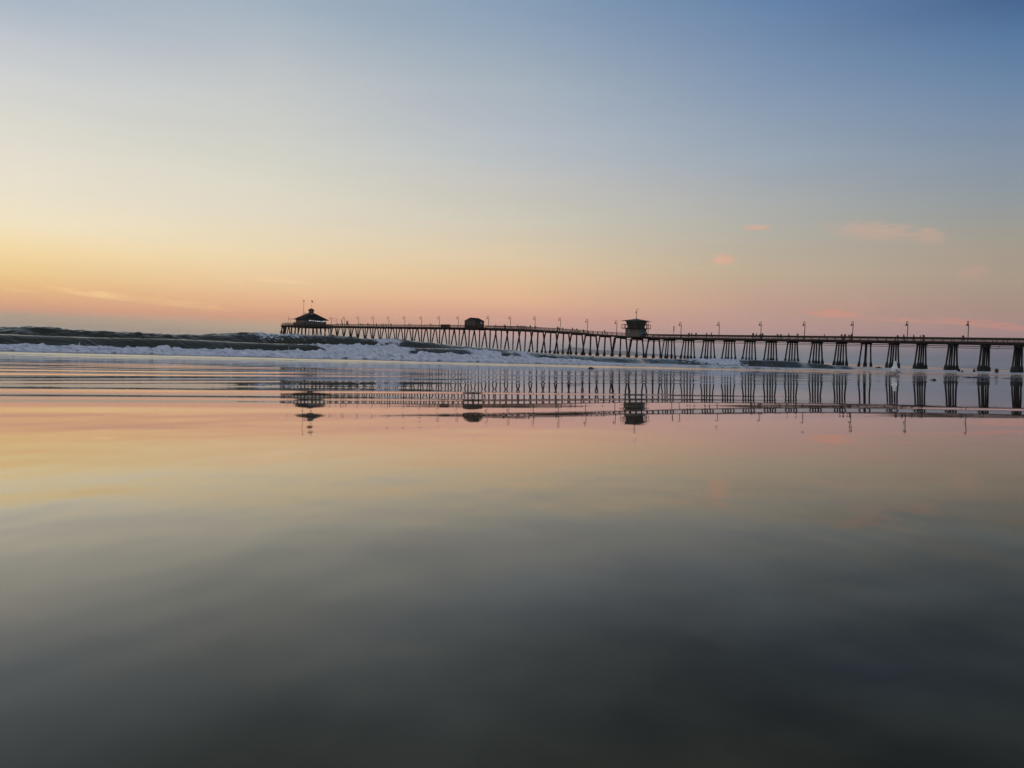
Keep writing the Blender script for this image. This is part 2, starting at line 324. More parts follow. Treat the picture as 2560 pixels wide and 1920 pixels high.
def sea(x, y):
    sr, tr = x * D.x + y * D.y, x * A.x + y * A.y
    far = sst(sr, 100, 180)
    w0 = float(beach_base(SE)) + .045 - .022 * sst(tr / np.maximum(sr, 1), .9, 1.6)
    lv = lambda q_: np.interp(q_, [9, SE + 2, 28, 45, 75, 100], [wb, wb, -.52, -.56, -.60, SEA]); wb = float(beach_base(SE)) + .045; lvl = lv(sr) + (w0 - wb) * (1 - sst(sr, SE + 1, SE + 4))
    s = sr / K; t = tr / K
    jit = fbm(t * .22, s * .02, 31, 3)
    s1 = S1 / K + .9 * fbm(t * .35, 0 * t, 41, 4); s2 = S2 / K + 3.0 * jit; s3 = S3 / K + 6.0 * fbm(t * .06, 0 * t, 43, 3)
    a1 = np.maximum(np.interp(tr, T1, Z1) - float(lv(S1)) - .02, 0); a2 = np.maximum(np.interp(tr, T2, Z2) - float(lv(S2)), .0); a3 = np.maximum(np.interp(tr, T3, Z3) - float(lv(S3)), 0)
    f1 = np.interp(tr, T1, F1); f2 = np.interp(tr, T2, F2); f3 = np.interp(tr, T3, F3)
    def prof(xx, wf, wb): return np.where(xx < 0, sst(xx, -wf, 0), np.exp(-np.maximum(xx, 0) ** 2 / wb ** 2))
    def profb(xx, wf, wb): return np.where(xx < 0, sst(xx, -wf, 0), np.exp(-np.maximum(xx, 0) / wb))
    x1 = s - s1; x2 = s - s2; x3 = s - s3
    p1 = profb(x1 - .22, .30, 1.9); p2 = prof(x2, .75, 2.6); p3 = prof(x3, 1.7 - .3 * f3, 7.0)
    z = lvl + a1 * p1 * (1 - .12 * sst(x1, 0, .4)) + a2 * p2 + a3 * p3
    se = SE + .8 * fbm(t * .12, 0 * t, 51, 3)
    tongue = np.clip((sr - se) / .75, 0, 1); tongue = tongue * (2 - tongue)
    z = np.where(sr < se, beach_base(sr) - .05, (beach_base(sr) - .004) * (1 - tongue) + z * tongue)
    cz = sst(sr, 44, 58) * (1 - .8 * sst(tr / sr, .35, .9)) + .25 * sst(sr, 40, 55)
    z = z + (fbm(s * .7, t * .45, 61, 5, .65) * .50 + fbm(s * 1.4, t * .8, 71, 3, .6) * .20 + fbm(s * 3.2, t * 1.5, 72, 3, .6) * .16) * cz * (1 - .6 * far) * (1 - .75 * np.clip(p3 * (x3 < 0) * sst(t, 14, 19), 0, 1))
    z = z + fbm(s * 2.4, t * 1.1, 73, 3) * .030 * sst(s, S1 / K + .8, S1 / K + 2) * (1 - .7 * np.clip(p2 * (x2 < 0), 0, 1))
    z = z + (.0010 * np.sin(sr * 2 * np.pi / .5 + 5 * fbm(s * .4, t * .3, 75, 2))) * tongue * (1 - sst(sr, SE + 1.5, SE + 2.2))
    z = z + np.sin(sr * 2 * np.pi / 34 + 3 * fbm(sr * .01, tr * .012, 77, 3)) * .14 * sst(sr, 90, 130) * (1 - sst(sr, 900, 3000))
    br = fbm(s * 1.1, t * .5, 81, 4)
    fo1 = f1 * sst(x1, -.34, -.12) * (1 - sst(x1, .7 + 1.6 * br, 2.4 + 3 * br))
    fo2 = np.clip(f2 * 1.15, 0, 1) * sst(x2, -1.1 * f2 - .2, -.2 * f2) * (1 - sst(x2, .8, 5))
    fo3 = np.clip(f3 * 1.1, 0, 1) * sst(x3, -1.2, -.1) * (1 - sst(x3, 1, 5))
    right = sst(t / np.maximum(s, 1), .85, 1.2)
    sheet = .30 * sst(x1, .1, .6) * (1 - sst(s, 17, 22)) + .36 * sst(s, 17, 22) * (1 - sst(s, 40, 60)) * (.4 + .6 * right) + right * .22 * sst(s, 14, 20) * (1 - sst(s, 60, 120))
    sheet = sheet * (1 - .9 * np.clip(sst(x2, -1.6, -1.1) * (x2 < 0), 0, 1) * (1 - f2)) * (1 - .95 * sst(x3, -3, -2) * (x3 < 0) * (1 - f3))
    foam = np.clip(np.maximum.reduce([fo1, fo2, fo3, sheet]), 0, 1)
    L = (.45 - np.abs(fbm(s * 3.6, t * 2.2, 91, 4, .6)) * 4.2)
    spike = np.maximum(fbm(s * 5, t * 5.5, 95, 2), .12) - .12
    L2 = fbm(s * 9, t * 7.5, 97, 4, .62)
    hot = np.clip(fo1 * np.clip(a1 / .18, 0, 1.2), 0, 1)
    z = z + hot * (L * .030 + L2 * .085 + spike * .30) + fo2 * np.clip(a2 / .4, 0, 1) * (L * .05 + L2 * .12 + spike * .45) + fo3 * np.clip(a3, 0, 1) * (L * .1 + spike * .7)
    return z, foam
def water_mat():
    M = bpy.data.materials.new("sea_water"); M.use_nodes = True; n, l = M.node_tree.nodes, M.node_tree.links
    b = n['Principled BSDF']; b.inputs['IOR'].default_value = 1.24; b.inputs['Base Color'].default_value = (.046, .047, .029, 1); b.inputs['Roughness'].default_value = .10
    f = n.new('ShaderNodeBsdfPrincipled'); f.inputs['Base Color'].default_value = (.72, .74, .78, 1); f.inputs['Roughness'].default_value = .75
    f.inputs['Specular IOR Level'].default_value = .2
    at = n.new('ShaderNodeAttribute'); at.attribute_name = 'foam'
    t0 = n.new('ShaderNodeTexCoord'); mp0 = n.new('ShaderNodeMapping'); l.new(t0.outputs['Object'], mp0.inputs[0]); mp0.inputs['Rotation'].default_value = (0, 0, R(-42)); mp0.inputs['Scale'].default_value = (.45, 1.6, 1.6)
    x0 = n.new('ShaderNodeTexNoise'); x0.inputs['Scale'].default_value = 2.6; x0.inputs['Detail'].default_value = 6; l.new(mp0.outputs[0], x0.inputs['Vector'])
    b0 = n.new('ShaderNodeBump'); b0.inputs['Distance'].default_value = .12; l.new(x0.outputs[0], b0.inputs['Height']); l.new(b0.outputs[0], b.inputs['Normal'])
    sp0 = n.new('ShaderNodeVectorMath'); sp0.operation = 'DOT_PRODUCT'; l.new(t0.outputs['Object'], sp0.inputs[0]); sp0.inputs[1].default_value = tuple(D)
    ms0 = n.new('ShaderNodeMapRange'); l.new(sp0.outputs['Value'], ms0.inputs[0]); ms0.inputs[1].default_value = SE + 2; ms0.inputs[2].default_value = SE + 8; ms0.inputs[3].default_value = 0; ms0.inputs[4].default_value = .55; l.new(ms0.outputs[0], b0.inputs['Strength'])
    t = n.new('ShaderNodeTexCoord'); mp = n.new('ShaderNodeMapping'); l.new(t.outputs['Object'], mp.inputs[0])
    mp.inputs['Rotation'].default_value = (0, 0, R(-42)); mp.inputs['Scale'].default_value = (.8, 2.0, 2.0)
    x = n.new('ShaderNodeTexNoise'); x.inputs['Scale'].default_value = 2.1; x.inputs['Detail'].default_value = 7; x.inputs['Roughness'].default_value = .65; l.new(mp.outputs[0], x.inputs['Vector'])
    a = n.new('ShaderNodeMath'); a.operation = 'SUBTRACT'; l.new(x.outputs[0], a.inputs[0]); a.inputs[1].default_value = .5
    a2 = n.new('ShaderNodeMath'); a2.operation = 'MULTIPLY_ADD'; l.new(a.outputs[0], a2.inputs[0]); a2.inputs[1].default_value = 2.2; l.new(at.outputs['Fac'], a2.inputs[2])
    mr = n.new('ShaderNodeMapRange'); mr.interpolation_type = 'SMOOTHSTEP'; l.new(a2.outputs[0], mr.inputs[0]); mr.inputs[1].default_value = .38; mr.inputs[2].default_value = .72
    gate = n.new('ShaderNodeMapRange'); l.new(at.outputs['Fac'], gate.inputs[0]); gate.inputs[1].default_value = .02; gate.inputs[2].default_value = .2
    fm = n.new('ShaderNodeMath'); fm.operation = 'MULTIPLY'; l.new(mr.outputs[0], fm.inputs[0]); l.new(gate.outputs[0], fm.inputs[1])
    xf = n.new('ShaderNodeTexNoise'); xf.inputs['Scale'].default_value = 5.0; xf.inputs['Detail'].default_value = 6; xf.inputs['Roughness'].default_value = .7; xf.inputs['Distortion'].default_value = .6; l.new(mp.outputs[0], xf.inputs['Vector'])
    cr_ = n.new('ShaderNodeValToRGB'); ce = cr_.color_ramp.elements; ce[0].position = .33; ce[0].color = (.24, .27, .30, 1); ce[1].position = .68; ce[1].color = (.88, .88, .88, 1)
    c3 = ce.new(.48); c3.color = (.64, .66, .68, 1); l.new(xf.outputs[0], cr_.inputs[0]); l.new(cr_.outputs[0], f.inputs['Base Color'])
    bp = n.new('ShaderNodeBump'); bp.inputs['Strength'].default_value = .45; bp.inputs['Distance'].default_value = .07; l.new(x.outputs[0], bp.inputs['Height']); l.new(bp.outputs[0], f.inputs['Normal'])
    ms = n.new('ShaderNodeMixShader'); l.new(fm.outputs[0], ms.inputs[0]); l.new(b.outputs[0], ms.inputs[1]); l.new(f.outputs[0], ms.inputs[2])
    l.new(ms.outputs[0], n['Material Output'].inputs[0]); return M
azv = np.radians(np.arange(-46, 43, .085))
sv = np.concatenate([np.arange(SE - 1.2, SE + 5, .032), np.arange(SE + 5, 30, .10), np.arange(30, 40, .06), np.arange(40, 62, .16), np.arange(62, 80, .10), np.arange(80, 90, .4)])
far_ = [90.]
while far_[-1] < 24000: far_.append(far_[-1] * 1.02)
sv = np.concatenate([sv, far_])
Sg, Ag = np.meshgrid(sv, azv, indexing='ij')
dd = np.sin(Ag) * D.x + np.cos(Ag) * D.y
RRg = np.minimum(Sg / dd, 24000.0 + Sg * .01)
X = RRg * np.sin(Ag); Y = RRg * np.cos(Ag)
Zs, Fo = sea(X, Y)
sea_o = grid_mesh("sea", X, Y, Zs, water_mat(), {'foam': Fo}); tag(sea_o, kind='structure')

# ------------------------------------------------------------------ hills across the bay
def hill_mesh():
    us = np.arange(1355, 1760, 3.0); us2 = np.arange(2330, 2600, 3.0)
    prof = np.interp(us, [1355, 1375, 1400, 1425, 1450, 1480, 1520, 1570, 1620, 1680, 1720, 1757], [0, 6, 10, 16, 15, 12, 11, 11.5, 8, 7, 4, 0])
    prof = np.maximum(0, prof + 1.6 * fbm(us * .05, us * 0, 101, 3))
    prof2 = np.maximum(0, np.interp(us2, [2330, 2390, 2420, 2450, 2500, 2598], [0, 3, 8, 7, 3, 0]))
    mb = MB(); Zd = 21000
    for U, P in ((us, prof), (us2, prof2)):
        k0 = len(mb.v); rows = [(0, 0), (.35, 1200), (.75, 2200), (1.0, 3200), (.5, 3800)]
        for fz, dz in rows:
            for u, p in zip(U, P):
                q = (u - 1280) / F; Z_ = Zd + dz
                jit_ = 1 + (.25 * float(vn(u * .11, dz * .01, 7)) if 0 < fz < 1 else 0)
                mb.v.append((q * Z_, Z_, SEA - 3 + p * fz * jit_ * (Zd + 3200) / F))
        nU = len(U)
        for i in range(len(rows) - 1):
            for j in range(nU - 1):
                mb.f.append((k0 + i * nU + j, k0 + i * nU + j + 1, k0 + (i + 1) * nU + j + 1, k0 + (i + 1) * nU + j))
    return mb.build("hills", mat("hill_scrub", (.05, .055, .05), .9, noise=(.08, .08, .07), nscale=.001), smooth=True)
tag(hill_mesh(), kind='structure')

# ------------------------------------------------------------------ pier
P0 = Vector((119.3, 199.0, 0))
def pier_D(u, q=0, v=None):
    r = ray(u, hor(u) if v is None else v); base = P0 + A * q
    # base + D*x = r*lam
    det = D.x * (-r.y) - D.y * (-r.x)
    return ((-base.x) * (-r.y) - (-base.y) * (-r.x)) / det
def depth_at(u, q=0):
    x = pier_D(u, q); p = P0 + A * q + D * x; return p.dot(fwd) if False else p.y
def z_pix(u, v, q=0):
    x = pier_D(u, q, v); p = P0 + A * q + D * x; r = ray(u, v)
    return r.z * math.hypot(p.x, p.y) / math.hypot(r.x, r.y)
RAILPX = [(2560, 845.8), (2278, 842.3), (1958, 838.6), (1763, 836.5), (1610, 834.5), (1555, 831.8), (1467, 826.7), (1394, 820.5), (1302, 815.8), (1212, 813.4), (1066, 811.8), (960, 811.2), (884, 810.3), (827, 810.0)]
_rd = [pier_D(u, -3, v) for u, v in RAILPX]; _rz = [z_pix(u, v, -3) for u, v in RAILPX]
_rz[0:5] = [sum(_rz[0:5]) / 5] * 5
def rail_z(x): return float(np.interp(x, _rd, _rz))
DEND = pier_D(722); D0 = -75.0
DJ = pier_D(1612)                # where the older shoreward section begins
def PP(x, q, z): p = P0 + D * x + A * q; return Vector((p.x, p.y, z))
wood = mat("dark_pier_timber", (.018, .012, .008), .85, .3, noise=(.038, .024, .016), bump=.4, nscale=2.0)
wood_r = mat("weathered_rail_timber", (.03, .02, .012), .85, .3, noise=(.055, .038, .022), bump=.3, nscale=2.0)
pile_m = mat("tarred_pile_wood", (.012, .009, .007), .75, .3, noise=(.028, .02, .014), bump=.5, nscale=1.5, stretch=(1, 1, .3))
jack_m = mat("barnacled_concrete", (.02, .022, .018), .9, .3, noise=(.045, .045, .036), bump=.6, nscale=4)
steel = mat("dark_painted_steel", (.02, .017, .015), .6, .4, metal=0)
AX = (D, A, Vector((0, 0, 1)))
pier = empty("pier", PP(0, 0, 0)); tag(pier, "long dark timber pier on raked piles running out into the surf", "pier")
def pchild(mb, name, M, parent, smooth=False):
    o = mb.build(name, M, None, smooth)
    o.parent = parent; o.matrix_parent_inverse = Matrix.Identity(4)
    off = Vector(parent.location) if parent.parent is None else Vector(parent.location) + Vector(parent.parent.location)
    me = o.data; co = np.empty(len(me.vertices) * 3); me.vertices.foreach_get('co', co)
    co = co.reshape(-1, 3) - np.array(off); me.vertices.foreach_set('co', co.ravel()); me.update()
    return o
def strip(mb, x0, x1, qc, qh, ztop, h, step=6):
    """beam along the pier that follows the deck line; ztop = offset from rail top"""
    xs = [x0] + [x for x in np.arange(math.ceil(x0 / step) * step, x1, step) if x0 < x < x1] + [x1]
    vs = []; fs = []
    for x in xs:
        zt = rail_z(x) + ztop
        vs += [PP(x, qc - qh, zt - h), PP(x, qc + qh, zt - h), PP(x, qc + qh, zt), PP(x, qc - qh, zt)]
    for i in range(len(xs) - 1):
        for k in range(4):
            fs.append((4 * i + k, 4 * i + (k + 1) % 4, 4 * i + 4 + (k + 1) % 4, 4 * i + 4 + k))
    fs.append((0, 1, 2, 3)); n_ = 4 * (len(xs) - 1); fs.append((n_ + 3, n_ + 2, n_ + 1, n_))
    mb.add(vs, fs)
XE = DEND + 6
mb = MB(); strip(mb, D0, XE, 0, 3.05, -1.12, .22)
for q in (-2.85, -1.4, 0, 1.4, 2.85): strip(mb, D0, XE, q, .14, -1.345, .42)
for q in (-3.1, 3.1): strip(mb, D0, XE, q, .045, -1.06, .62)
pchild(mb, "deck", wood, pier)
for q in (-3.0, 3.0):
    mb = MB()
    strip(mb, D0, DJ, q, .06, 0, .40); strip(mb, D0, DJ, q, .05, -.66, .10); strip(mb, D0, DJ, q, .05, -.92, .08)
    strip(mb, DJ, XE, q, .08, 0, .17); strip(mb, DJ, XE, q, .045, -.36, .10); strip(mb, DJ, XE, q, .045, -.62, .08); strip(mb, DJ, XE, q, .045, -.86, .08)
    for x in np.arange(D0, XE, 2.44):
        mb.box(PP(x, q + (.12 if q < 0 else -.12), rail_z(x) - .56), (.07, .06, .56), AX)
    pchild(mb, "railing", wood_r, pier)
mb = MB()
for q, dz, rad in ((-2.6, -2.25, .09), (2.4, -2.6, .07)):
    mb.tube([PP(x, q, rail_z(x) + dz) for x in np.linspace(D0, DJ + 10, 20)], rad, 6)
for x in np.arange(D0, DJ, 7.6):
    mb.box(PP(x + 2.6, -2.6, rail_z(x) - 2.05), (.18, .16, .34), AX)
    mb.box(PP(x + 2.6, 2.4, rail_z(x) - 2.2), (.05, .05, .42), AX)
mb.tube([PP(pier_D(2505), -2.8, rail_z(0) - 1.9), PP(pier_D(2500), -2.9, rail_z(0) - 2.9), PP(pier_D(2495), -2.7, rail_z(0) - 2.5)], .06, 5)
pchild(mb, "service_pipe", steel, pier)
right_b = [2735, 2630, 2543, 2460, 2379, 2301, 2232, 2163, 2101, 2040, 1979, 1926, 1873, 1822, 1770, 1720, 1671]
left_b = [1633, 1591, 1550, 1511, 1475, 1440, 1407, 1375, 1343, 1312, 1281.5, 1252, 1224, 1197.6, 1171.6, 1147, 1122, 1098, 1075.6, 1053, 1031, 1010.8, 990, 970, 950, 931, 912, 894, 876, 859, 842, 826]
random.seed(3)
npile = 0
def pile_pts(x, q, zt, batter, jit=0):
    zb = -4.0; L = zt - zb
    return [PP(x, q, zt), PP(x + jit, q + batter * L / (zt - SEA), zb)]
def add_pile(mb, mj, x, q, zt, batter, jacket, rad=.21):
    p0, p1 = pile_pts(x, q, zt, batter, random.uniform(-.12, .12))
    r = rad * random.uniform(.92, 1.1)
    mb.tube([p0, p0.lerp(p1, .5), p1], [r, r * .97, r * .93], 9)
    if jacket:
        def at(z): return p0.lerp(p1, (zt - z) / (zt + 4.0))
        h = random.uniform(.45, 1.0)
        mj.tube([at(h + .25), at(h), at(.1), at(SEA - .8)], [r * 1.05, r * 1.4, r * 1.85, r * 2.0], 9)
for u in right_b + left_b:
    x = pier_D(u); zt = rail_z(x) - 1.77
    sec = u in right_b
    mb = MB(); mb.box(PP(x, 0, zt - .2), (.22, 3.35, .2), AX); mb.box(PP(x, 0, zt - .05 + .001), (.32, 3.2, .05), AX)
    if sec:
        piles = [(-2.9, -1.35), (-1.5 + random.uniform(-.2, .2), -.35), (-.1 + random.uniform(-.25, .25), random.uniform(-.3, .2)), (1.4 + random.uniform(-.2, .2), .3), (2.8, 1.25)]
        if u in (2163,): piles = [(-2.9, -1.3), (-.4, 0), (.2, .1), (2.8, 1.2)]
    else:
        b = .2 * (zt - SEA); piles = [(-3.1, -b), (0, 0), (3.1, b)]
        if u in (1550, 1591): piles.append((-3.6, -1.2))
    near = npile + len(piles) <= 100
    if near:
        bent = pchild(mb, "pile_bent", wood, pier)
        for q, bt in piles:
            m1 = MB(); mj = MB(); add_pile(m1, mj, x, q, zt - .4, bt, u > 1330, .225 if sec else .29)
            po = pchild(m1, "pile", pile_m, pier, True)
            po.parent = bent
            if mj.v:                       # marine growth belongs to the pile mesh: same part, second material
                po.data.materials.append(jack_m); k = len(po.data.vertices)
                bm = bmesh.new(); bm.from_mesh(po.data)
                vs = [bm.verts.new(Vector(v) - Vector(pier.location)) for v in mj.v]
                for f in mj.f:
                    nf = bm.faces.new([vs[i] for i in f]); nf.material_index = 1; nf.smooth = True
                bm.to_mesh(po.data); bm.free()
            npile += 1
    else:
        mj = MB()
        for q, bt in piles: add_pile(mb, mj, x, q, zt - .4, bt, u > 1330, .30)
        mb.add(mj.v, mj.f)
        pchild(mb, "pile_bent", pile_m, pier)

# widened platform beside the shed, tower and the T head
def bump(u0_, u1_, q0, q1, name="side_platform"):
    xa, xb = sorted((pier_D(u0_, -3), pier_D(u1_, -3))); mb = MB()
    z = rail_z((xa + xb) / 2) - 1.13
    mb.box(PP((xa + xb) / 2, (q0 + q1) / 2, z - .2), ((xb - xa) / 2, (q1 - q0) / 2, .19), AX)
    for x in (xa + .3, (xa + xb) / 2, xb - .3): mb.box(PP(x, (q0 + q1) / 2, z - .6), (.15, (q1 - q0) / 2, .2), AX)
    return pchild(mb, name, wood, pier)
bump(1552, 1624, -5.2, -3.16)
bump(1098, 1215, -4.4, -3.16)

# T head
uc = 766; xc = pier_D(uc); zdk = rail_z(pier_D(827)) - 1.1
mb = MB(); mb.box(PP(xc, 0, zdk - .35), (11.5, 11.2, .34), AX)
for k in range(5): mb.box(PP(xc - 10 + 5 * k, 0, zdk - .95), (.25, 10.8, .25), AX)
pchild(mb, "head_platform", wood, pier)
mb = MB()
def rail_line(mb, p, q, h=1.1, gap=2.2):
    p, q = Vector(p), Vector(q); L = (q - p).length; dr = (q - p).normalized(); sd_ = Vector((0, 0, 1)).cross(dr)
    for zz, hh in ((h - .08, .08), (h * .66, .04), (h * .4, .04), (h * .15, .04)):
        mb.box((p + q) / 2 + Vector((0, 0, zz)), (L / 2, .05, hh), (dr, sd_, Vector((0, 0, 1))))
    for k in range(int(L / gap) + 1): mb.box(p + dr * k * gap + Vector((0, 0, h / 2)), (.07, .08, h / 2), (dr, sd_, Vector((0, 0, 1))))
cs = [PP(xc + a_ * 11.3, b_ * 11, zdk) for a_, b_ in ((-1, -1), (1, -1), (1, 1), (-1, 1))]
rail_line(mb, cs[0], cs[1], 1.5); rail_line(mb, cs[1], cs[2], 1.5); rail_line(mb, cs[2], cs[3], 1.5)
rail_line(mb, cs[0], PP(xc - 11.3, -3.1, zdk), 1.5); rail_line(mb, cs[3], PP(xc - 11.3, 3.1, zdk), 1.5)
pchild(mb, "head_railing", wood_r, pier)
mb = MB(); mj = MB(); random.seed(9)
for i in range(5):
    for q in (-9.8, -5.5, -1, 4, 9.5):
        if i in (1, 2) and abs(q) < 2: continue
        bt = -2.0 if q < -9 else (2.0 if q > 9 else random.uniform(-.5, .5))
        add_pile(mb, mj, xc - 10 + 5 * i, q, zdk - 1.2, bt, False, .3)
for i in range(5):      # fender piles at the seaward end
    add_pile(mb, mj, xc + 12.0 + (i % 2) * .8, -10.5 + i * 2.2, zdk - 1.0, random.uniform(-1.8, 1.8), False, .33)
    add_pile(mb, mj, xc + 4 + i * 1.5, -11.6, zdk - 1.1, random.choice((-1.9, 1.9)), False, .3)
mb.box(PP(xc + 8.5, -11.8, 3.5), (3.0, .35, .3), AX); mb.box(PP(xc + 8.5, -11.8, 6.5), (3.8, .3, .3), AX)
pchild(mb, "head_piles", pile_m, pier)

# ------------------------------------------------------------------ restaurant on the pier head
def Lbuild(mb, name, M, parent, smooth=False): return mb.build(name, M, parent, smooth)
ang = math.atan2(D.y, D.x)          # local x = seaward, local y = left of it (= -A)
bx_ = pier_D(777)
rest = empty("pier_restaurant", PP(xc - 3.0, 1.2, zdk), ang)
tag(rest, "square restaurant with a dark pyramid roof and small cupola on the pier end", "building")
wall_m = mat("faded_clapboard", (.06, .062, .058), .8, .3, noise=(.10, .10, .09), nscale=1.2, stretch=(1, 1, 8))
roof_m = mat("dark_shingle", (.006, .005, .0045), .9, .15, noise=(.012, .010, .008), bump=.5, nscale=3)
glass_m = mat("dark_glass", (.01, .012, .014), .08, .6)
trim_m = mat("pale_trim", (.4, .42, .45), .7)
HB = 7.2
mb = MB(); mb.box((0, 0, 2.1), (HB - .4, HB - .4, 2.1)); Lbuild(mb, "wall", wall_m, rest)
mb = MB(); e = 8.0; tp = 1.5; zE = 4.05; zT = 8.1
mb.add([(-e, -e, zE), (e, -e, zE), (e, e, zE), (-e, e, zE), (-tp, -tp, zT), (tp, -tp, zT), (tp, tp, zT), (-tp, tp, zT), (-e, -e, zE - .2), (e, -e, zE - .2), (e, e, zE - .2), (-e, e, zE - .2)],
       [(0, 1, 5, 4), (1, 2, 6, 5), (2, 3, 7, 6), (3, 0, 4, 7), (4, 5, 6, 7), (0, 8, 9, 1), (1, 9, 10, 2), (2, 10, 11, 3), (3, 11, 8, 0), (11, 10, 9, 8)])
roof = Lbuild(mb, "roof", roof_m, rest)
mb = MB()
n8 = 8; ring = []
for (rad, z) in ((1.55, 7.7), (1.55, 9.5), (2.05, 9.5), (1.95, 9.75), (1.3, 10.6), (.55, 10.95), (.1, 11.05)):
    ring.append([(rad * math.cos(R(22.5 + 45 * k)), rad * math.sin(R(22.5 + 45 * k)), z) for k in range(n8)])
vs = [p for rg in ring for p in rg]; fs = []
for i in range(len(ring) - 1):
    for k in range(n8): fs.append((i * n8 + k, i * n8 + (k + 1) % n8, (i + 1) * n8 + (k + 1) % n8, (i + 1) * n8 + k))
fs.append(tuple(6 * n8 + k for k in range(n8))); mb.add(vs, fs)
cup = Lbuild(mb, "cupola", mat("cupola_wood", (.03, .03, .03), .8, noise=(.05, .045, .04)), roof)
mb = MB()
for k in range(n8):
    t_ = R(45 * k); ax = (Vector((-math.sin(t_), math.cos(t_), 0)), Vector((math.cos(t_), math.sin(t_), 0)), Vector((0, 0, 1)))
    mb.box(Vector((math.cos(t_) * 1.44, math.sin(t_) * 1.44, 8.75)), (.38, .03, .5), ax)
Lbuild(mb, "cupola_window", glass_m, roof)
for side in range(4):
    t_ = math.pi / 2 * side; rx = Vector((math.cos(t_), math.sin(t_), 0)); ry = Vector((-math.sin(t_), math.cos(t_), 0))
    for k in range(5):
        mb = MB(); c_ = rx * (HB - .4) + ry * (-4.8 + 2.4 * k) + Vector((0, 0, 2.3))
        mb.box(c_ + rx * .02, (.95, .06, .75), (ry, rx, Vector((0, 0, 1))))
        w_ = Lbuild(mb, "window_frame", wall_m, rest)
        mb = MB(); mb.box(c_ + rx * .07, (.8, .03, .6), (ry, rx, Vector((0, 0, 1)))); Lbuild(mb, "pane", glass_m, w_)
lit = bpy.data.materials.new("lit_bulbs"); lit.use_nodes = True
lb = lit.node_tree.nodes['Principled BSDF']; lb.inputs['Emission Color'].default_value = (.9, .92, 1, 1); lb.inputs['Emission Strength'].default_value = .9
mb = MB(); random.seed(5)
for k in range(9):
    mb.box(Vector((-HB - .25, 4.5 - k * 1.25 + random.uniform(-.3, .3), 3.15 + random.uniform(-.15, .2))), (.08, random.uniform(.15, .4), random.uniform(.1, .2)))
Lbuild(mb, "eave_lights", lit, rest)
mb = MB()     # terrace skirt and awning that run round the camera side
mb.box((0, HB + .9, 1.0), (HB, .06, 1.0)); mb.box((0, HB + .45, 2.62), (HB - 1, .6, .06))
for k in range(14): mb.box((-HB + 1 + k * 1.05, HB + 1.0, 1.1), (.12, .05, .85))
Lbuild(mb, "terrace_screen", mat("terrace_boards", (.04, .035, .03), .8, noise=(.09, .08, .07), nscale=1), rest)
mb = MB(); mb.box((-2.6, 1.3, 7.25), (.12, .95, .42)); Lbuild(mb, "roof_sign", trim_m, rest)

def pole_thing(name, u, vtop, q, label, cat, rad=.07, dz=0, x=None):
    x = pier_D(u, q) if x is None else x; zb = rail_z(x) - 1.1 + dz; p = PP(x, q, zb); zt = z_pix(u, vtop, q)
    o = empty(name, p); tag(o, label, cat); mb = MB(); mb.tube([(0, 0, 0), (0, 0, zt - zb)], [rad, rad * .6], 6); mb.build("pole", steel, o)
    return o, zt - zb
# flag on the cupola
o = empty("flagpole", PP(xc - 3.0, 1.2, zdk + 11.06)); tag(o, "thin flagpole with a small drooping red flag on the restaurant cupola", "flagpole")
mb = MB(); mb.tube([(0, 0, -.1), (0, 0, 5.4)], [.06, .03], 6); mb.build("pole", steel, o)
mb = MB(); fl = []
for i in range(6):
    for j in range(4):
        f_ = i / 5; fl.append((.05 + f_ * 1.3 * (1 - .3 * f_), .12 * math.sin(f_ * 6 + j), 5.3 - j * .35 * (1 - .2 * f_) - f_ * 1.25))
fs = [(i * 4 + j, i * 4 + j + 1, (i + 1) * 4 + j + 1, (i + 1) * 4 + j) for i in range(5) for j in range(3)]
mb.add(fl, fs); fo = mb.build("flag", mat("red_flag_cloth", (.06, .015, .012), .9), o); sm = fo.modifiers.new("s", 'SOLIDIFY'); sm.thickness = .03
# tall light mast behind the roof
x = pier_D(757, 4); o = empty("floodlight_mast", PP(x, 4, zdk)); zt = z_pix(757, 752, 4) - zdk
tag(o, "tall slim floodlight mast rising behind the left slope of the restaurant roof", "mast")
mb = MB(); mb.tube([(0, 0, 0), (0, 0, zt)], [.16, .09], 7); mb.build("pole", steel, o)
mb = MB(); mb.box((0, 0, zt + .1), (.35, .25, .22)); mb.tube([(-.6, 0, zt - .25), (.6, 0, zt - .25)], .05, 5); mb.build("floodlight", steel, o)
mb = MB(); mb.tube([(0, 0, 8.3), (1.3, -.6, 8.3)], .06, 5); mb.box((1.2, -.5, 8.5), (.5, .3, .2)); mb.build("side_arm", steel, o)

# ------------------------------------------------------------------ shed on the pier
zdeck = lambda x: rail_z(x) - 1.1
xs_ = pier_D(1185); shed = empty("bait_shed", PP(xs_, -.4, zdeck(xs_)), ang)
tag(shed, "brown gabled wooden hut with small pale sign on mid pier", "hut")
shed_w = mat("brown_boards", (.045, .032, .022), .85, .3, noise=(.085, .062, .042), nscale=1.5, stretch=(1, 1, .2))
hx, hy, hz, hr = 4.3, 2.3, 3.1, 4.5
mb = MB()
mb.add([(-hx, -hy, 0), (hx, -hy, 0), (hx, hy, 0), (-hx, hy, 0), (-hx, -hy, hz), (hx, -hy, hz), (hx, hy, hz), (-hx, hy, hz), (0, -hy, hr - .1), (0, hy, hr - .1)],
       [(0, 1, 5, 8, 4), (2, 3, 7, 9, 6), (1, 2, 6, 5), (3, 0, 4, 7), (4, 8, 9, 7), (5, 6, 9, 8), (0, 3, 2, 1)])
mb.build("wall", shed_w, shed)
mb = MB(); ov = .14
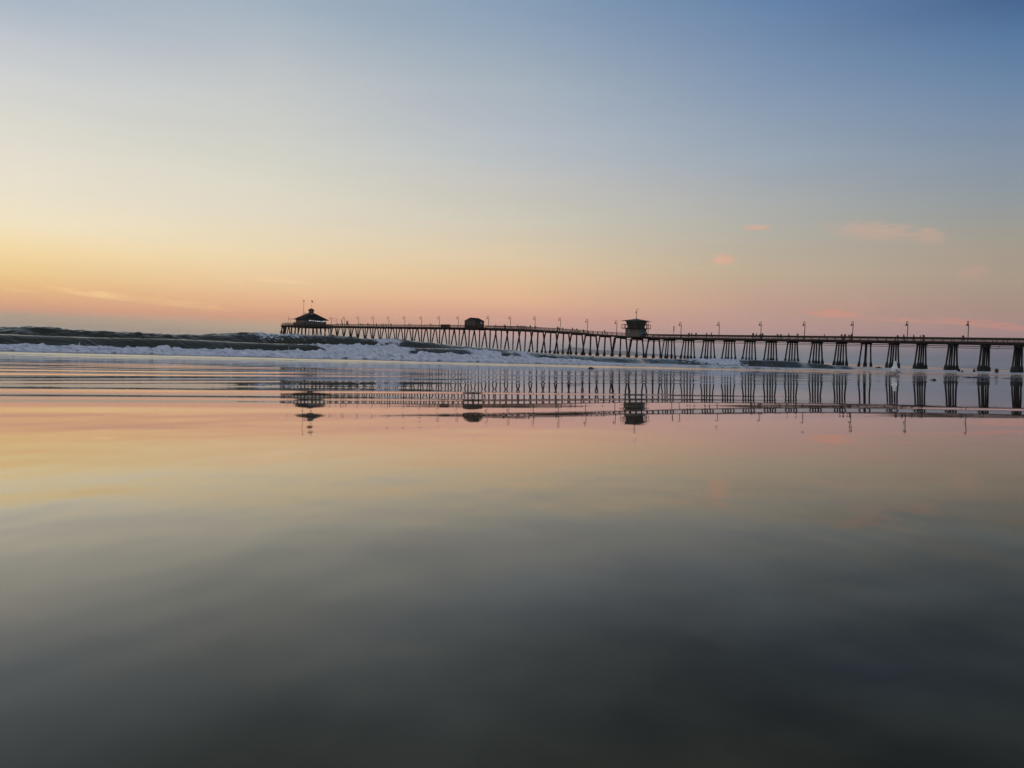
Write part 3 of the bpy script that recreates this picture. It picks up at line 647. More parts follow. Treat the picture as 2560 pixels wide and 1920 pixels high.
for sgn in (-1, 1):
    a1_ = Vector((0, 0, hr + .06)); a2_ = Vector((sgn * (hx + ov), 0, hz - .05))
    dr = (a2_ - a1_); L = dr.length; dr.normalize(); nrm = Vector((0, 1, 0)).cross(dr)
    if nrm.z < 0: nrm = -nrm
    mb.box(a1_ + dr * (L / 2) + nrm * .02, (L / 2, hy + ov, .08), (dr, Vector((0, 1, 0)), nrm))
mb.build("roof", roof_m, shed)
for xx in (-2.4, 0, 2.2):
    mb = MB(); mb.box((xx, hy + .03, 1.5), (.55, .04, 1.4)); mb.build("door_panel", mat("hut_door", (.09, .07, .05), .8), shed)
mb = MB(); mb.box((-hx - .04, -.6, 2.3), (.04, .35, .4)); mb.build("sign_board", mat("pale_board", (.5, .52, .55), .7), shed)
# low bench shelter next to it
xb_ = pier_D(1112, -3); o = empty("windbreak_bench", PP(xb_, -2.3, zdeck(xb_)), ang)
tag(o, "low solid dark windbreak with bench, on the pier left of the brown hut", "bench")
mb = MB(); mb.box((0, .9, .68), (3.6, .08, .68)); mb.build("screen", wood, o)
mb = MB(); mb.box((0, .4, .45), (3.3, .25, .05)); [mb.box((k, .4, .2), (.06, .2, .2)) for k in (-3, 0, 3)]; mb.build("seat", wood_r, o)

# ------------------------------------------------------------------ lifeguard tower
xt = pier_D(1585, -3.4); tow = empty("lifeguard_tower", PP(xt, -2.95, zdeck(xt) - .15), ang)
tag(tow, "grey lifeguard lookout tower with flared cab and flat hipped roof on the pier", "tower")
tw = mat("grey_green_siding", (.13, .118, .094), .8, .3, noise=(.155, .14, .11), nscale=.8, stretch=(.3, .3, 4))
tb = mat("blue_grey_siding", (.085, .098, .11), .8, .3, noise=(.10, .115, .125), nscale=.8)
cabm = mat("tinted_cab_glass", (.045, .052, .045), .3, .5, noise=(.07, .075, .06), nscale=.6)
bxh, byh, bh = 3.2, 2.1, 2.95
mb = MB(); mb.box((0, 0, bh / 2), (bxh, byh, bh / 2)); mb.build("base_wall", tw, tow)
mb = MB(); mb.box((-bxh - .02, 0, bh / 2), (.02, byh - .05, bh / 2 - .05)); mb.build("blue_panel", tb, tow)
mb = MB(); mb.box((1.55, byh + .03, 2.1), (.45, .03, .5)); wf = mb.build("window_frame", mat("tan_frame", (.3, .29, .22), .7), tow)
mb = MB(); mb.box((1.55, byh + .07, 2.1), (.2, .02, .28)); mb.build("pane", glass_m, wf)
mb = MB(); mb.box((0, 0, bh + .12), (4.15, 3.2, .12)); mb.build("balcony", wood, tow)
mb = MB()
bc = [Vector((a_ * 4.1, b_ * 3.15, bh + .24)) for a_, b_ in ((-1, -1), (1, -1), (1, 1), (-1, 1))]
for i in range(4):
    p, q_ = bc[i], bc[(i + 1) % 4]; L = (q_ - p).length; dr = (q_ - p).normalized(); sd_ = Vector((0, 0, 1)).cross(dr)
    mb.box((p + q_) / 2 + Vector((0, 0, 1.25)), (L / 2, .06, .07), (dr, sd_, Vector((0, 0, 1))))
    for f_ in (0, .22, .33, .67, .78): mb.box(p + dr * L * f_ + Vector((0, 0, .62)), (.07, .07, .62), (dr, sd_, Vector((0, 0, 1))))
mb.build("balcony_railing", wood_r, tow)
mb = MB(); z0_, z1_ = bh + .25, bh + 2.75
a_, b_, c2, d2 = 2.1, 1.9, 2.75, 2.5
mb.add([(-a_, -b_, z0_), (a_, -b_, z0_), (a_, b_, z0_), (-a_, b_, z0_), (-c2, -d2, z1_), (c2, -d2, z1_), (c2, d2, z1_), (-c2, d2, z1_)],
       [(0, 1, 5, 4), (1, 2, 6, 5), (2, 3, 7, 6), (3, 0, 4, 7), (0, 3, 2, 1), (4, 5, 6, 7)])
cab = mb.build("cab", cabm, tow)
mb = MB()
for (p, q_) in (((-a_, b_, z0_), (-c2, d2, z1_)), ((a_, b_, z0_), (c2, d2, z1_)), ((-a_, -b_, z0_), (-c2, -d2, z1_)), ((a_, -b_, z0_), (c2, -d2, z1_))): mb.tube([p, q_], .09, 5)
for f_ in (.28, .62):
    for k in range(4):
        sg = ((-1, -1), (1, -1), (1, 1), (-1, 1)); p, q_ = sg[k], sg[(k + 1) % 4]
        hx_, hy_ = a_ + (c2 - a_) * f_ + .03, b_ + (d2 - b_) * f_ + .03; zz = z0_ + (z1_ - z0_) * f_
        mb.tube([(p[0] * hx_, p[1] * hy_, zz), (q_[0] * hx_, q_[1] * hy_, zz)], .05, 4)
mb.build("mullion", wood, cab)
mb = MB(); ex, ey = 4.1, 3.5; zr = z1_ + .02
mb.add([(-ex, -ey, zr), (ex, -ey, zr), (ex, ey, zr), (-ex, ey, zr), (-ex, -ey, zr + .1), (ex, -ey, zr + .1), (ex, ey, zr + .1), (-ex, ey, zr + .1), (-1.0, -.6, zr + .75), (1.0, -.6, zr + .75), (1.0, .6, zr + .75), (-1.0, .6, zr + .75), (0, 0, zr + 1.0)],
       [(0, 3, 2, 1), (0, 1, 5, 4), (1, 2, 6, 5), (2, 3, 7, 6), (3, 0, 4, 7), (4, 5, 9, 8), (5, 6, 10, 9), (6, 7, 11, 10), (7, 4, 8, 11), (8, 9, 12), (9, 10, 12), (10, 11, 12), (11, 8, 12)])
rf = mb.build("roof", mat("grey_green_roof", (.05, .055, .045), .8, noise=(.07, .075, .06)), tow)
mb = MB(); mb.tube([(-.2, .1, zr + .8), (-.2, .1, zr + 4.2)], [.07, .04], 5); mb.tube([(.25, 0, zr + .8), (.25, 0, zr + 3.6)], [.05, .03], 5)
for k in range(4): mb.tube([(-.2, .1, zr + 1.6 + .6 * k), (.25, 0, zr + 1.4 + .55 * k)], .035, 4)
mb.tube([(-.65, .1, zr + 4.2), (.35, .1, zr + 4.2)], .035, 4); mb.box((-.6, .1, zr + 4.35), (.1, .1, .12)); mb.box((.3, .1, zr + 4.3), (.07, .07, .1)); mb.box((.25, 0, zr + 3.3), (.14, .12, .3))
mb.build("antenna_mast", mat("grey_metal", (.08, .08, .075), .5), rf)

# ------------------------------------------------------------------ street lamps on the pier
def ordinal(n):
    w = ["", "first", "second", "third", "fourth", "fifth", "sixth", "seventh", "eighth", "ninth", "tenth", "eleventh", "twelfth", "thirteenth", "fourteenth", "fifteenth", "sixteenth", "seventeenth", "eighteenth", "nineteenth", "twentieth", "twenty-first", "twenty-second", "twenty-third", "twenty-fourth"]
    return w[n]
LAMPU = [2419, 2267.5, 2130.5, 2010.5, 1901.5, 1797.4, 1702.5, 1620, 1541.6, 1468.3, 1400.4, 1337, 1276, 1221.4, 1146, 1098.3, 1053.6, 1012, 972, 933.5, 896.7, 861.4, 828.5]
def copy_tree(o, parent=None):
    c_ = o.copy(); COL.objects.link(c_); c_.parent = parent
    for ch in list(o.children): copy_tree(ch, c_)
    return c_
def make_lamp():
    root = empty("street_lamp", (0, 0, 0)); H = 5.25
    mb = MB(); pts = [(0, 0, 0), (0, 0, .3), (0, 0, H - .4)]; rad = [.15, .12, .10]
    mb.tube(pts, rad, 7); mb.build("pole", steel, root)
    mb = MB(); arc = [Vector((0, 0, H - .4))]
    for k in range(9):
        t_ = math.pi * k / 8; arc.append(Vector((0, .48 - .48 * math.cos(t_), H + .38 * math.sin(t_))))
    arc.append(Vector((0, .96, H - .3))); mb.tube(arc, .075, 6); mb.build("crook_arm", steel, root)
    mb = MB(); mb.tube([(0, .96, H - .3), (0, .96, H - .42), (0, .96, H - .62), (0, .96, H - .86)], [.09, .15, .22, .45], 10); mb.build("lamp_shade", steel, root, True)
    return root
proto = make_lamp()
notes = {0: "nearest the right edge of the photo", 7: "just right of the lifeguard tower", 8: "just left of the lifeguard tower", 13: "just right of the brown hut", 14: "first one left of the brown hut", 22: "nearest the restaurant"}
for i, u in enumerate(LAMPU):
    o = proto if i == 0 else copy_tree(proto)
    x = pier_D(u, 2.8, hor(u) - 60); o.location = PP(x, 2.8, rail_z(x) - 1.1); o.rotation_euler = (random.uniform(-.01, .01), random.uniform(-.012, .012), ang)
    tag(o, f"dark shepherd's-crook lamp on the pier, {notes.get(i, ordinal(i + 1) + ' lamp counted from the right')}", "street lamp", "crook lamps along the pier")
for (u, q, vt, lb_) in ((719, -6, 798, "plain thin pole at the far left corner of the pier head"),):
    x = pier_D(u, q); p = PP(x, q, zdk); zt = z_pix(u, vt - 8, q) - zdk; o = empty("corner_pole", p); tag(o, lb_, "pole")
    mb = MB(); mb.tube([(0, 0, 0), (0, 0, zt)], .07, 6); mb.build("shaft", steel, o)
    mb = MB(); mb.box((0, 0, zt), (.12, .12, .1)); mb.build("cap", steel, o)
o = empty("twin_head_lamp", PP(pier_D(725, -4), -4, zdk), ang); tag(o, "twin-headed lamp on the pier head left of the restaurant", "street lamp")
mb = MB(); mb.tube([(0, 0, 0), (0, 0, 4.4)], .08, 6); mb.build("pole", steel, o)
for sg in (-1, 1):
    mb = MB(); mb.tube([(0, 0, 4.3), (0, sg * .6, 4.8), (0, sg * 1.1, 4.6)], .05, 5); mb.tube([(0, sg * 1.1, 4.6), (0, sg * 1.1, 4.35), (0, sg * 1.1, 4.0)], [.08, .15, .34], 8); mb.build("lamp_head", steel, o)
# poles and signs near the restaurant
def post(name, u, vt, label, cat, w=.25, hgt=1.2, lean=0, q=2.0, panel=True):
    x = pier_D(u, q); zb = zdeck(x); o = empty(name, PP(x, q, zb), ang); h = z_pix(u, vt, q) - zb; tag(o, label, cat)
    mb = MB(); mb.tube([(0, 0, 0), (0, -lean, h)], .06, 6); mb.build("post", steel, o)
    if panel: mb = MB(); mb.box((.02, -lean, h - hgt / 2), (.05, w, hgt / 2)); mb.build("panel", mat("dark_sign_back", (.05, .035, .03), .8), o)
    return o
post("pier_sign", 1680, 815, "tall narrow sign on a leaning post right of the lifeguard tower", "sign", .2, 1.9, .35)
post("banner_post", 853, 798, "narrow banner on a post right of the restaurant and its scaffold frame", "sign", .22, 2.6)
o = post("gate_posts", 868, 801, "pair of close pale posts with an open panel between two left pier lamps", "gate", .1, 1.0)
mb = MB(); mb.box((0, .9, 1.8), (.06, .08, 1.8)); mb.box((0, .45, 2.0), (.04, .35, .9)); mb.build("second_post", steel, o)
x = pier_D(838, 2); o = empty("scaffold_frame", PP(x, 1, zdeck(x)), ang); tag(o, "open rectangular metal frame beside the restaurant", "frame")
mb = MB(); HH = 4.6
for yy in (-1.6, 2.0): mb.tube([(0, yy, 0), (0, yy, HH)], .07, 5)
for zz in (HH, HH * .66): mb.tube([(0, -1.6, zz), (0, 2.0, zz)], .05, 5)
mb.build("frame_tubes", steel, o)

# ------------------------------------------------------------------ people
def skin_mesh(name, pts, edges, rads, sub=1, root=0):
    me = bpy.data.meshes.new(name); me.from_pydata(pts, edges, []); o = bpy.data.objects.new(name, me); COL.objects.link(o)
    md = o.modifiers.new("skin", 'SKIN'); md.use_smooth_shade = True
    for k, r_ in enumerate(rads): me.skin_vertices[0].data[k].radius = (r_, r_) if not isinstance(r_, tuple) else r_
    me.skin_vertices[0].data[root].use_root = True
    sb = o.modifiers.new("sub", 'SUBSURF'); sb.levels = sub; sb.render_levels = sub
    dg = bpy.context.evaluated_depsgraph_get(); ev = o.evaluated_get(dg); nm = bpy.data.meshes.new_from_object(ev)
    bpy.data.objects.remove(o); nm.name = name
    return nm
def body(pose):
    P = dict(pel=(0, 0, .95), wai=(0, 0, 1.1), che=(0, 0, 1.35), nec=(0, 0, 1.5), hd=(0, .01, 1.6), top=(0, .02, 1.72),
             sl=(-.19, 0, 1.43), el=(-.25, .02, 1.15), wl=(-.26, .10, .92), hl=(-.26, .13, .84), sr=(.19, 0, 1.43), er=(.25, .02, 1.15), wr=(.26, .10, .92), hr=(.26, .13, .84),
             kl=(-.11, .02, .5), al=(-.12, 0, .09), fl=(-.13, .16, .04), kr=(.11, .02, .5), ar=(.12, 0, .09), fr=(.13, .16, .04))
    if pose == 'lean':
        P.update(wai=(0, .05, 1.1), che=(0, .22, 1.3), nec=(0, .33, 1.41), hd=(0, .40, 1.48), top=(0, .47, 1.58), sl=(-.19, .26, 1.36), el=(-.24, .42, 1.12), wl=(-.12, .62, 1.14), hl=(-.06, .68, 1.14),
                 sr=(.19, .26, 1.36), er=(.24, .42, 1.12), wr=(.12, .62, 1.14), hr=(.06, .68, 1.14))
    if pose == 'walk':
        P.update(kl=(-.10, .22, .52), al=(-.10, .30, .1), fl=(-.1, .46, .06), kr=(.10, -.06, .5), ar=(.10, -.34, .16), fr=(.1, -.22, .05), el=(-.24, -.14, 1.17), wl=(-.22, -.1, .93), hl=(-.22, -.07, .86), er=(.24, .12, 1.17), wr=(.22, .3, 1.02), hr=(.22, .37, .98))
    if pose == 'bend':
        P.update(wai=(0, .12, 1.05), che=(0, .36, 1.16), nec=(0, .5, 1.2), hd=(0, .6, 1.2), top=(0, .72, 1.2), sl=(-.19, .4, 1.16), el=(-.25, .45, .9), wl=(-.2, .6, .72), hl=(-.18, .64, .65), sr=(.19, .4, 1.16), er=(.25, .45, .9), wr=(.2, .6, .72), hr=(.18, .64, .65))
    ks = list(P); ix = {k: i for i, k in enumerate(ks)}
    E = [('pel', 'wai'), ('wai', 'che'), ('che', 'nec'), ('nec', 'hd'), ('hd', 'top'), ('che', 'sl'), ('sl', 'el'), ('el', 'wl'), ('wl', 'hl'), ('che', 'sr'), ('sr', 'er'), ('er', 'wr'), ('wr', 'hr'),
         ('pel', 'kl'), ('kl', 'al'), ('al', 'fl'), ('pel', 'kr'), ('kr', 'ar'), ('ar', 'fr')]
    rad = dict(pel=.16, wai=.145, che=.17, nec=.065, hd=.1, top=.075, sl=.075, sr=.075, el=.05, er=.05, wl=.035, wr=.035, hl=.04, hr=.04, kl=.075, kr=.075, al=.05, ar=.05, fl=.04, fr=.04)
    return skin_mesh("person_body_" + pose, [P[k] for k in ks], [(ix[a], ix[b]) for a, b in E], [rad[k] for k in ks])
cloth = []
for nm, c1, c2_ in (("black", (.012, .012, .014), (.01, .01, .012)), ("navy", (.015, .02, .04), (.02, .02, .022)), ("brown", (.04, .028, .02), (.015, .013, .012)), ("grey", (.06, .06, .06), (.02, .02, .02)), ("maroon", (.05, .014, .014), (.015, .015, .018))):
    M = bpy.data.materials.new(nm + "_clothes"); M.use_nodes = True; n, l = M.node_tree.nodes, M.node_tree.links; b = n['Principled BSDF']; b.inputs['Roughness'].default_value = .9
    t = n.new('ShaderNodeTexCoord'); s_ = n.new('ShaderNodeSeparateXYZ'); l.new(t.outputs['Object'], s_.inputs[0])
    rp = n.new('ShaderNodeValToRGB'); rp.color_ramp.interpolation = 'CONSTANT'; e_ = rp.color_ramp.elements; e_[0].color = (*c2_, 1); e_[1].position = .5; e_[1].color = (*c1, 1)
    x_ = e_.new(.765); x_.color = (.22, .13, .09, 1); x_ = e_.new(.835); x_.color = (.02, .014, .01, 1)
    mm = n.new('ShaderNodeMath'); mm.operation = 'DIVIDE'; mm.inputs[1].default_value = 2.0; l.new(s_.outputs[2], mm.inputs[0]); l.new(mm.outputs[0], rp.inputs[0]); l.new(rp.outputs[0], b.inputs['Base Color'])
    cloth.append((nm, M))
bodies = {(p, k): None for p in ('stand', 'lean', 'walk', 'bend') for k in range(len(cloth))}
base_bodies = {p: body(p) for p in ('stand', 'lean', 'walk', 'bend')}
def person_mesh(p, k):
    if bodies[(p, k)] is None:
        me = base_bodies[p].copy(); me.materials.clear(); me.materials.append(cloth[k][1]); bodies[(p, k)] = me
    return bodies[(p, k)]
def person(loc, rz, pose, k, label, group, sc=1.0):
    o = bpy.data.objects.new("person", person_mesh(pose, k)); COL.objects.link(o); o.location = loc; o.rotation_euler = (0, 0, rz); o.scale = (sc * 1.22, sc * 1.22, sc * 1.08)
    if 'bathers' in group: o.scale = (sc * .95,) * 3
    return tag(o, label, "person", group)
PEO = [844, 855, 865.5, 871, 900, 905.6, 917, 921.6, 939, 952.5, 956, 964, 975.6,
       1020, 1026, 1075.6, 1236.7, 1259.5, 1262.5, 1293, 1301, 1306.7, 1314, 1323, 1337.3,
       1391.5, 1396.4, 1405.6, 1429, 1441, 1457, 1510.3, 1614,
       1719.6, 1726.6, 1737.2, 1764, 1775, 1879.6, 1887.8, 1898.6, 1902.8, 1941.8, 1950.2, 1968.5, 1991.6, 2057.2, 2101.5, 2108.5, 2120.2, 2124.5, 2241, 2255, 2279.8, 2297.2, 2305.5, 2404]
random.seed(21)
lp = sorted(LAMPU, reverse=True)
cnt = {}
near_of = []
for u in PEO:
    i = min(range(len(lp)), key=lambda k: abs(lp[k] - u)); side = 'left' if u < lp[i] else 'right'
    near_of.append((i, side)); cnt.setdefault((i, side), []).append(u)
for u, (i, side) in zip(PEO, near_of):
    pose = random.choice(['lean', 'lean', 'stand', 'walk', 'stand']); k = random.randrange(len(cloth))
    if u in (1314,): pose = 'bend'
    if u in (2101.5,): pose = 'lean'
    q = -2.35 if u > 1610 or random.random() < .6 else 1.2
    if pose == 'lean': q = -2.25
    x = pier_D(u, q); sc = random.uniform(.9, 1.05)
    rz = ang + math.pi / 2 - math.pi / 2 + {'lean': 0.0, 'stand': random.uniform(-2, 2), 'walk': random.choice((-math.pi / 2, math.pi / 2)), 'bend': 0}[pose]
    grp = sorted(cnt[(i, side)], key=lambda z_: abs(z_ - lp[i])); n_ = grp.index(u)
    where = {0: "just", 1: "second", 2: "third", 3: "fourth", 4: "fifth", 5: "sixth"}.get(n_, "far")
    act = {'lean': 'leaning', 'stand': 'standing', 'walk': 'walking', 'bend': 'bending over'}[pose]
    person(PP(x, q, zdeck(x) + (.02)), rz, pose, k, f"dark figure {act}, {where} {side} of the {ordinal(i + 1)} lamp from the right", "people on the pier deck", sc * (1.05 if q > 0 else 1))

def sea_pos(u, v, zl=SEA):
    r = ray(u, v); lam = zl / r.z; return Vector((r.x * lam, r.y * lam, zl))
def flat_pos(u, dist, z=SEA):
    r = ray(u, hor(u)); k = dist / r.y; return Vector((r.x * k, r.y * k, z))
SW = [(2398, 125, .72, 'bend', "bending wader in dark wetsuit at the foot of the fourth pile cluster from the right"), (2436, 128, 1.0, 'stand', "wader chest-deep just left of the third pile cluster from the right"),
      (2492, 118, .82, 'stand', "wader waist-deep between the two rightmost pile clusters"), (2406, 110, 1.32, 'stand', "swimmer with only head and shoulders out, right of the bending wader"),
      (2191, 140, 1.3, 'stand', "leftmost of three bathers left of the gull"), (2197.5, 140, 1.15, 'stand', "middle and tallest of three bathers left of the gull"), (2204, 138, 1.35, 'stand', "rightmost of three bathers left of the gull"),
      (2065, 150, 1.4, 'stand', "lone swimmer's head in the water below mid-right pier")]
for (u, dist, sink, pose, lb_) in SW:
    p = flat_pos(u, dist); s_, t_ = st_of(p.x, p.y); z_ = float(sea(np.array([p.x]), np.array([p.y]))[0][0])
    person((p.x, p.y, z_ - sink), 2.4 if pose == 'bend' else random.uniform(-1, 1), pose, 0, lb_, "bathers in the surf by the pier", 1.0)

# ------------------------------------------------------------------ gull on the wet sand
def hit_beach(u, v):
    r = ray(u, v)
    for lam in np.concatenate([np.arange(.1, 5, .01), np.arange(5, 80, .05)]):
        p = r * float(lam)
        if p.z <= float(beach_z(np.array([p.x]), np.array([p.y]))[0]): return p
    return r * 20
g = flat_pos(2238, 20.0); gz = float(beach_z(np.array([g.x]), np.array([g.y]))[0])
g.z = gz - .004
gull = empty("gull", g, -math.atan2(g.x, g.y)); tag(gull, "white gull standing on the wet sand in front of the pier, head turned right", "bird")
white_f = mat("white_feathers", (.82, .82, .79), .8, .2, noise=(.90, .90, .87), nscale=30)
grey_f = mat("grey_feathers", (.34, .34, .34), .8, .2, noise=(.46, .46, .45), nscale=20)
dark_f = mat("black_tail_feathers", (.015, .015, .017), .7, .2)
GB = [(1080, 860, 940, .02), (1068, 790, 1005, .045), (1040, 728, 1062, .062), (1000, 678, 1078, .072), (940, 636, 1082, .079), (880, 630, 1040, .081), (820, 645, 1018, .077),
      (760, 676, 1003, .066), (710, 712, 985, .055), (660, 740, 966, .047), (620, 750, 950, .042), (560, 755, 944, .040), (500, 753, 968, .043), (450, 768, 966, .042), (420, 795, 948, .035), (402, 830, 920, .022), (397, 862, 890, .008)]
mb = MB(); vs = []; fs = []; n_ = 16
for (yy, xa, xb, hy_) in GB:
    z_ = (1070 - yy) * .000475 + .065; cx_ = ((xa + xb) / 2 - 860) * .000475; hx_ = (xb - xa) / 2 * .000475
    for k in range(n_): a = 2 * math.pi * k / n_; vs.append((cx_ + hx_ * math.cos(a), hy_ * math.sin(a), z_))
for i in range(len(GB) - 1):
    for k in range(n_): fs.append((i * n_ + k, i * n_ + (k + 1) % n_, (i + 1) * n_ + (k + 1) % n_, (i + 1) * n_ + k))
fs.append(tuple(range(n_))[::-1]); fs.append(tuple((len(GB) - 1) * n_ + k for k in range(n_))); mb.add(vs, fs)
bo = mb.build("body", white_f, gull, True); sb_ = bo.modifiers.new("s", 'SUBSURF'); sb_.levels = 1; sb_.render_levels = 1
def ellip(mb, c, h, ax=None, n=12, m_=8):
    ax = ax or (Vector((1, 0, 0)), Vector((0, 1, 0)), Vector((0, 0, 1))); c = Vector(c); vs = [c + ax[2] * h[2]]; fs = []
    for i in range(1, m_):
        for k in range(n):
            a = math.pi * i / m_; b = 2 * math.pi * k / n
            vs.append(c + ax[0] * (h[0] * math.sin(a) * math.cos(b)) + ax[1] * (h[1] * math.sin(a) * math.sin(b)) + ax[2] * (h[2] * math.cos(a)))
    vs.append(c - ax[2] * h[2]); L = len(vs) - 1
    for k in range(n): fs.append((0, 1 + k, 1 + (k + 1) % n)); fs.append((L, L - 1 - k, L - 1 - (k + 1) % n))
    for i in range(m_ - 2):
        for k in range(n): fs.append((1 + i * n + k, 1 + (i + 1) * n + k, 1 + (i + 1) * n + (k + 1) % n, 1 + i * n + (k + 1) % n))
    mb.add(vs, fs)
wx = Vector((.86, 0, -.5)).normalized(); wz = Vector((.5, 0, .86)).normalized()
for sg in (-1, 1):
    mb = MB(); ellip(mb, (.052, sg * .052, .132), (.082, .030, .042), (wx, Vector((0, 1, 0)), wz), 14, 8); mb.build("wing", grey_f, gull, True)
mb = MB(); ellip(mb, (.125, -.01, .104), (.032, .028, .009), (wx, Vector((0, 1, 0)), wz)); mb.build("tail_tip", dark_f, gull, True)
mb = MB(); mb.tube([(.045, -.004, .346), (.075, -.006, .343), (.098, -.007, .338), (.108, -.007, .331)], [.016, .013, .010, .003], 8); mb.build("beak", mat("dark_olive_beak", (.09, .09, .05), .5), gull, True)
for sg in (-1, 1):
    mb = MB(); ellip(mb, (.024, sg * .035, .362), (.008, .005, .005)); mb.build("eye", dark_f, gull, True)
for sg in (-1, 1):
    mb = MB(); mb.tube([(-.0 + sg * .012, sg * .03, .09), (-.002 + sg * .014, sg * .03, .045), (-.004 + sg * .014, sg * .032, .004)], [.009, .0055, .005], 6)
    for a in (-.5, 0, .5): mb.tube([(sg * .012, sg * .032, .005), (sg * .012 - .04 * math.cos(a), sg * .032 - .04 * math.sin(a), .003)], [.005, .003], 5)
    mb.build("leg", mat("pinkish_legs", (.35, .24, .22), .6), gull, True)

# flying birds
def flying(u, v, dist, span, rz, bank, label):
    r = ray(u, v); k = dist / r.y; p = r * k; o = empty("flying_gull", p, rz); o.rotation_euler = (bank, 0, rz); tag(o, label, "bird")
    mb = MB(); mb.tube([(0, -.22, 0), (0, -.12, 0), (0, 0, .01), (0, .14, .02), (0, .22, .02)], [.02, .05, .07, .05, .01], 7); mb.build("body", dark_f, o, True)
    for sg in (-1, 1):
        mb = MB(); h = span / 2
        prof_ = [(0, .09, .0), (.35, .09, .14), (.7, .06, .10), (1.0, .01, .02)]
        vs = []
        for f_, cw, zz in prof_: vs += [(sg * h * f_, .02 + cw - .12 * f_ * f_, zz), (sg * h * f_, .02 - cw - .12 * f_ * f_, zz), (sg * h * f_, .02 - .12 * f_ * f_, zz + .015)]
        fs = []
        for i in range(3):
            for k2 in range(3): fs.append((3 * i + k2, 3 * i + (k2 + 1) % 3, 3 * i + 3 + (k2 + 1) % 3, 3 * i + 3 + k2))
        mb.add(vs, fs); mb.build("wing", dark_f, o)
flying(2030, 639, 240, 1.15, .3, .25, "dark gull gliding above the right half of the pier")
flying(959, 234, 330, .8, 1.1, .2, "tiny bird speck high above the left part of the pier")

# ------------------------------------------------------------------ kelp and pebbles
kelp_m = mat("wet_kelp", (.012, .009, .006), .3, .5, noise=(.03, .02, .012), nscale=60)
def kelp(u, v, wpx, hpx, label, strand=0, seed=0, th=None):
    p = hit_beach(u, v); dist = p.y; px = dist / F; o = empty("kelp_clump", (p.x, p.y, p.z), -math.atan2(p.x, p.y)); tag(o, label, "seaweed")
    random.seed(seed); mb = MB(); W_ = wpx * px / 2; Hh = hpx * px
    n1, n2 = 18, 7; vs = []; fs = []
    for i in range(n1 + 1):
        f_ = i / n1; prof_ = math.sqrt(max(0, 1 - (2 * f_ - 1) ** 2)) * (.75 + .4 * random.random()) + .03
        for k in range(n2):
            a = math.pi * k / (n2 - 1); vs.append((-W_ + 2 * W_ * f_, math.cos(a) * W_ * .6 * prof_, math.sin(a) * Hh * prof_ * (.85 + .3 * random.random()) - .002))
    for i in range(n1):
        for k in range(n2 - 1): fs.append((i * n2 + k, i * n2 + k + 1, (i + 1) * n2 + k + 1, (i + 1) * n2 + k))
        fs.append((i * n2, (i + 1) * n2, (i + 1) * n2 + n2 - 1, i * n2 + n2 - 1))
    mb.add(vs, fs); mb.build("blade_mass", kelp_m, o, True)
    if strand:
        mb = MB(); pts_ = [(-W_ * .5, 0, Hh * .25)]
        for k in range(1, 9): pts_.append((-W_ * .5 - strand * px * k / 8, random.uniform(-.04, .04), Hh * .12 + .002))
        mb.tube(pts_, [Hh * .22] * 4 + [Hh * .14] * 4 + [Hh * .05], 6); mb.build("stipe", kelp_m, o, True)
kelp(2336, 950.5, 9, 4.5, "rounded dark kelp clump with a short stalk, right of the gull", 9, 1)
kelp(1478, 921.5, 17, 4, "flat dark kelp clump at the water edge left of the tower reflection", 0, 2)
kelp(1577, 933, 7, 2.5, "tiny dark kelp scrap below the lifeguard tower", 0, 3)
kelp(2445, 944.5, 74, 3, "long thin dark kelp strand near the right pile clusters", 0, 4)
kelp(2523, 946, 30, 1.6, "short thin kelp strand nearest the right edge", 0, 5)
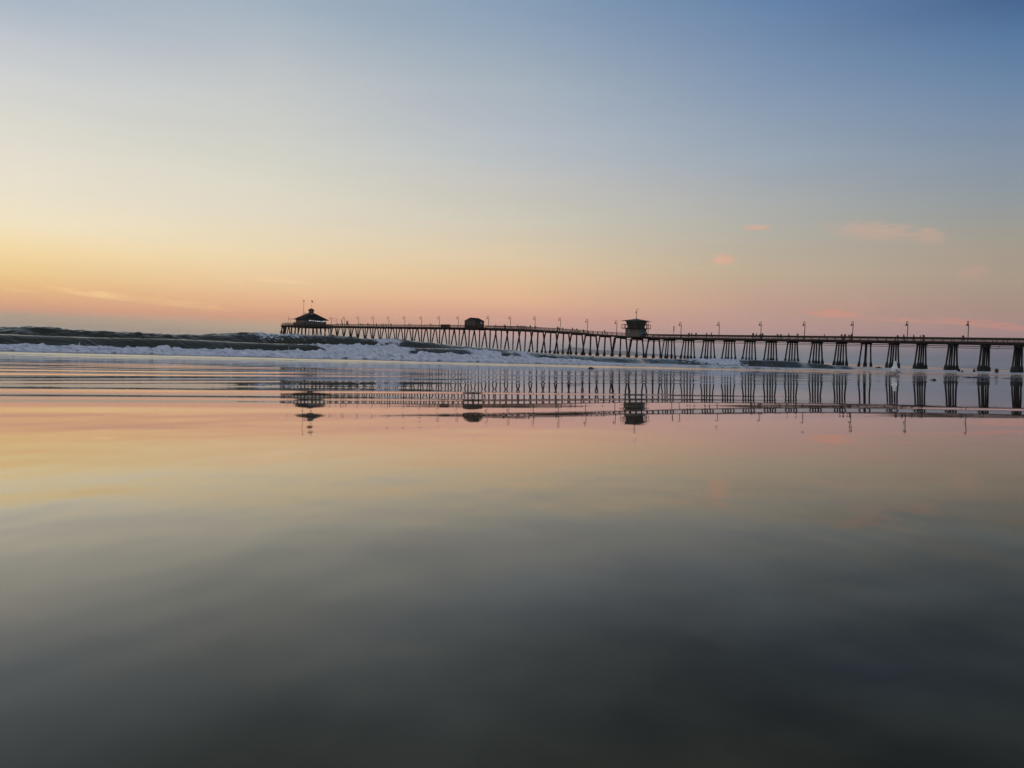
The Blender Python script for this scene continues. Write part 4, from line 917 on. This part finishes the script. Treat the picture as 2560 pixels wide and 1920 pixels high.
def pebble(u, v, size, label, seed):
    p = hit_beach(u, v); random.seed(seed); mb = MB(); ellip(mb, (0, 0, 0), (size, size * .7, size * .45), None, 10, 7)
    mb.v = [tuple(c_ * (1 + random.uniform(-.12, .12)) for c_ in v_) for v_ in mb.v]
    o = mb.build("pebble", mat("dark_pebble", (.02, .018, .016), .5), None, True); o.location = (p.x, p.y, p.z - size * .12); tag(o, label, "pebble")
pebble(2315, 1428, .0035, "blurred dark pebble in the wet foreground sand on the right", 1)
pebble(1185, 1100, .0013, "small dark pebble on the wet sand below the pier shed reflection", 2)
pebble(362, 1213, .0010, "small dark pebble on the wet sand in the left foreground", 3)
pebble(1832, 1219, .0012, "small dark pebble on the wet sand right of centre", 4)

spray_m = mat("white_spray", (.8, .8, .82), .6)
def splash(u, v, hpx, lean, label):
    p = flat_pos(u, S1 / (D.y + D.x * (u - 1280) / F) + .3); px = p.y / F; r = ray(u, v); z_ = r.z / r.y * p.y
    o = empty("water_splash", (p.x, p.y, z_ - .02)); tag(o, label, "splash"); random.seed(int(u)); mb = MB()
    for k in range(5):
        f_ = k / 4; ellip(mb, (lean * f_ * hpx * px + random.uniform(-.004, .004), 0, .01 + f_ * hpx * px), (.006 - .002 * f_, .006, .008), None, 7, 5)
    mb.build("droplets", spray_m, o, True)
    mb = MB(); mb.tube([(0, 0, -.03), (lean * .5 * hpx * px, 0, .5 * hpx * px), (lean * hpx * px, 0, hpx * px)], [.008, .005, .003], 6); mb.build("jet", spray_m, o, True)
splash(196, 862, 9, .5, "thin white jet of spray above the foam near the left edge")
splash(582, 873, 7, -.8, "small white spray leaning left above the foam, left of the pier head")
splash(722, 876, 10, .1, "small upright white spray above the foam below the pier head")

# ------------------------------------------------------------------ haze
DENS = 5e-5
mb = MB(); mb.box((0, 1000, 111), (27000, 27500, 124))
hz_ = mb.build("haze", bpy.data.materials.new("sea_haze")); hm = hz_.data.materials[0]; hm.use_nodes = True
hn = hm.node_tree.nodes; hn.remove(hn['Principled BSDF'])
pv = hn.new('ShaderNodeVolumePrincipled'); pv.inputs['Color'].default_value = (.93, .94, .97, 1); pv.inputs['Density'].default_value = DENS; pv.inputs['Anisotropy'].default_value = .6
hm.node_tree.links.new(pv.outputs[0], hn['Material Output'].inputs['Volume']); tag(hz_, kind='stuff')
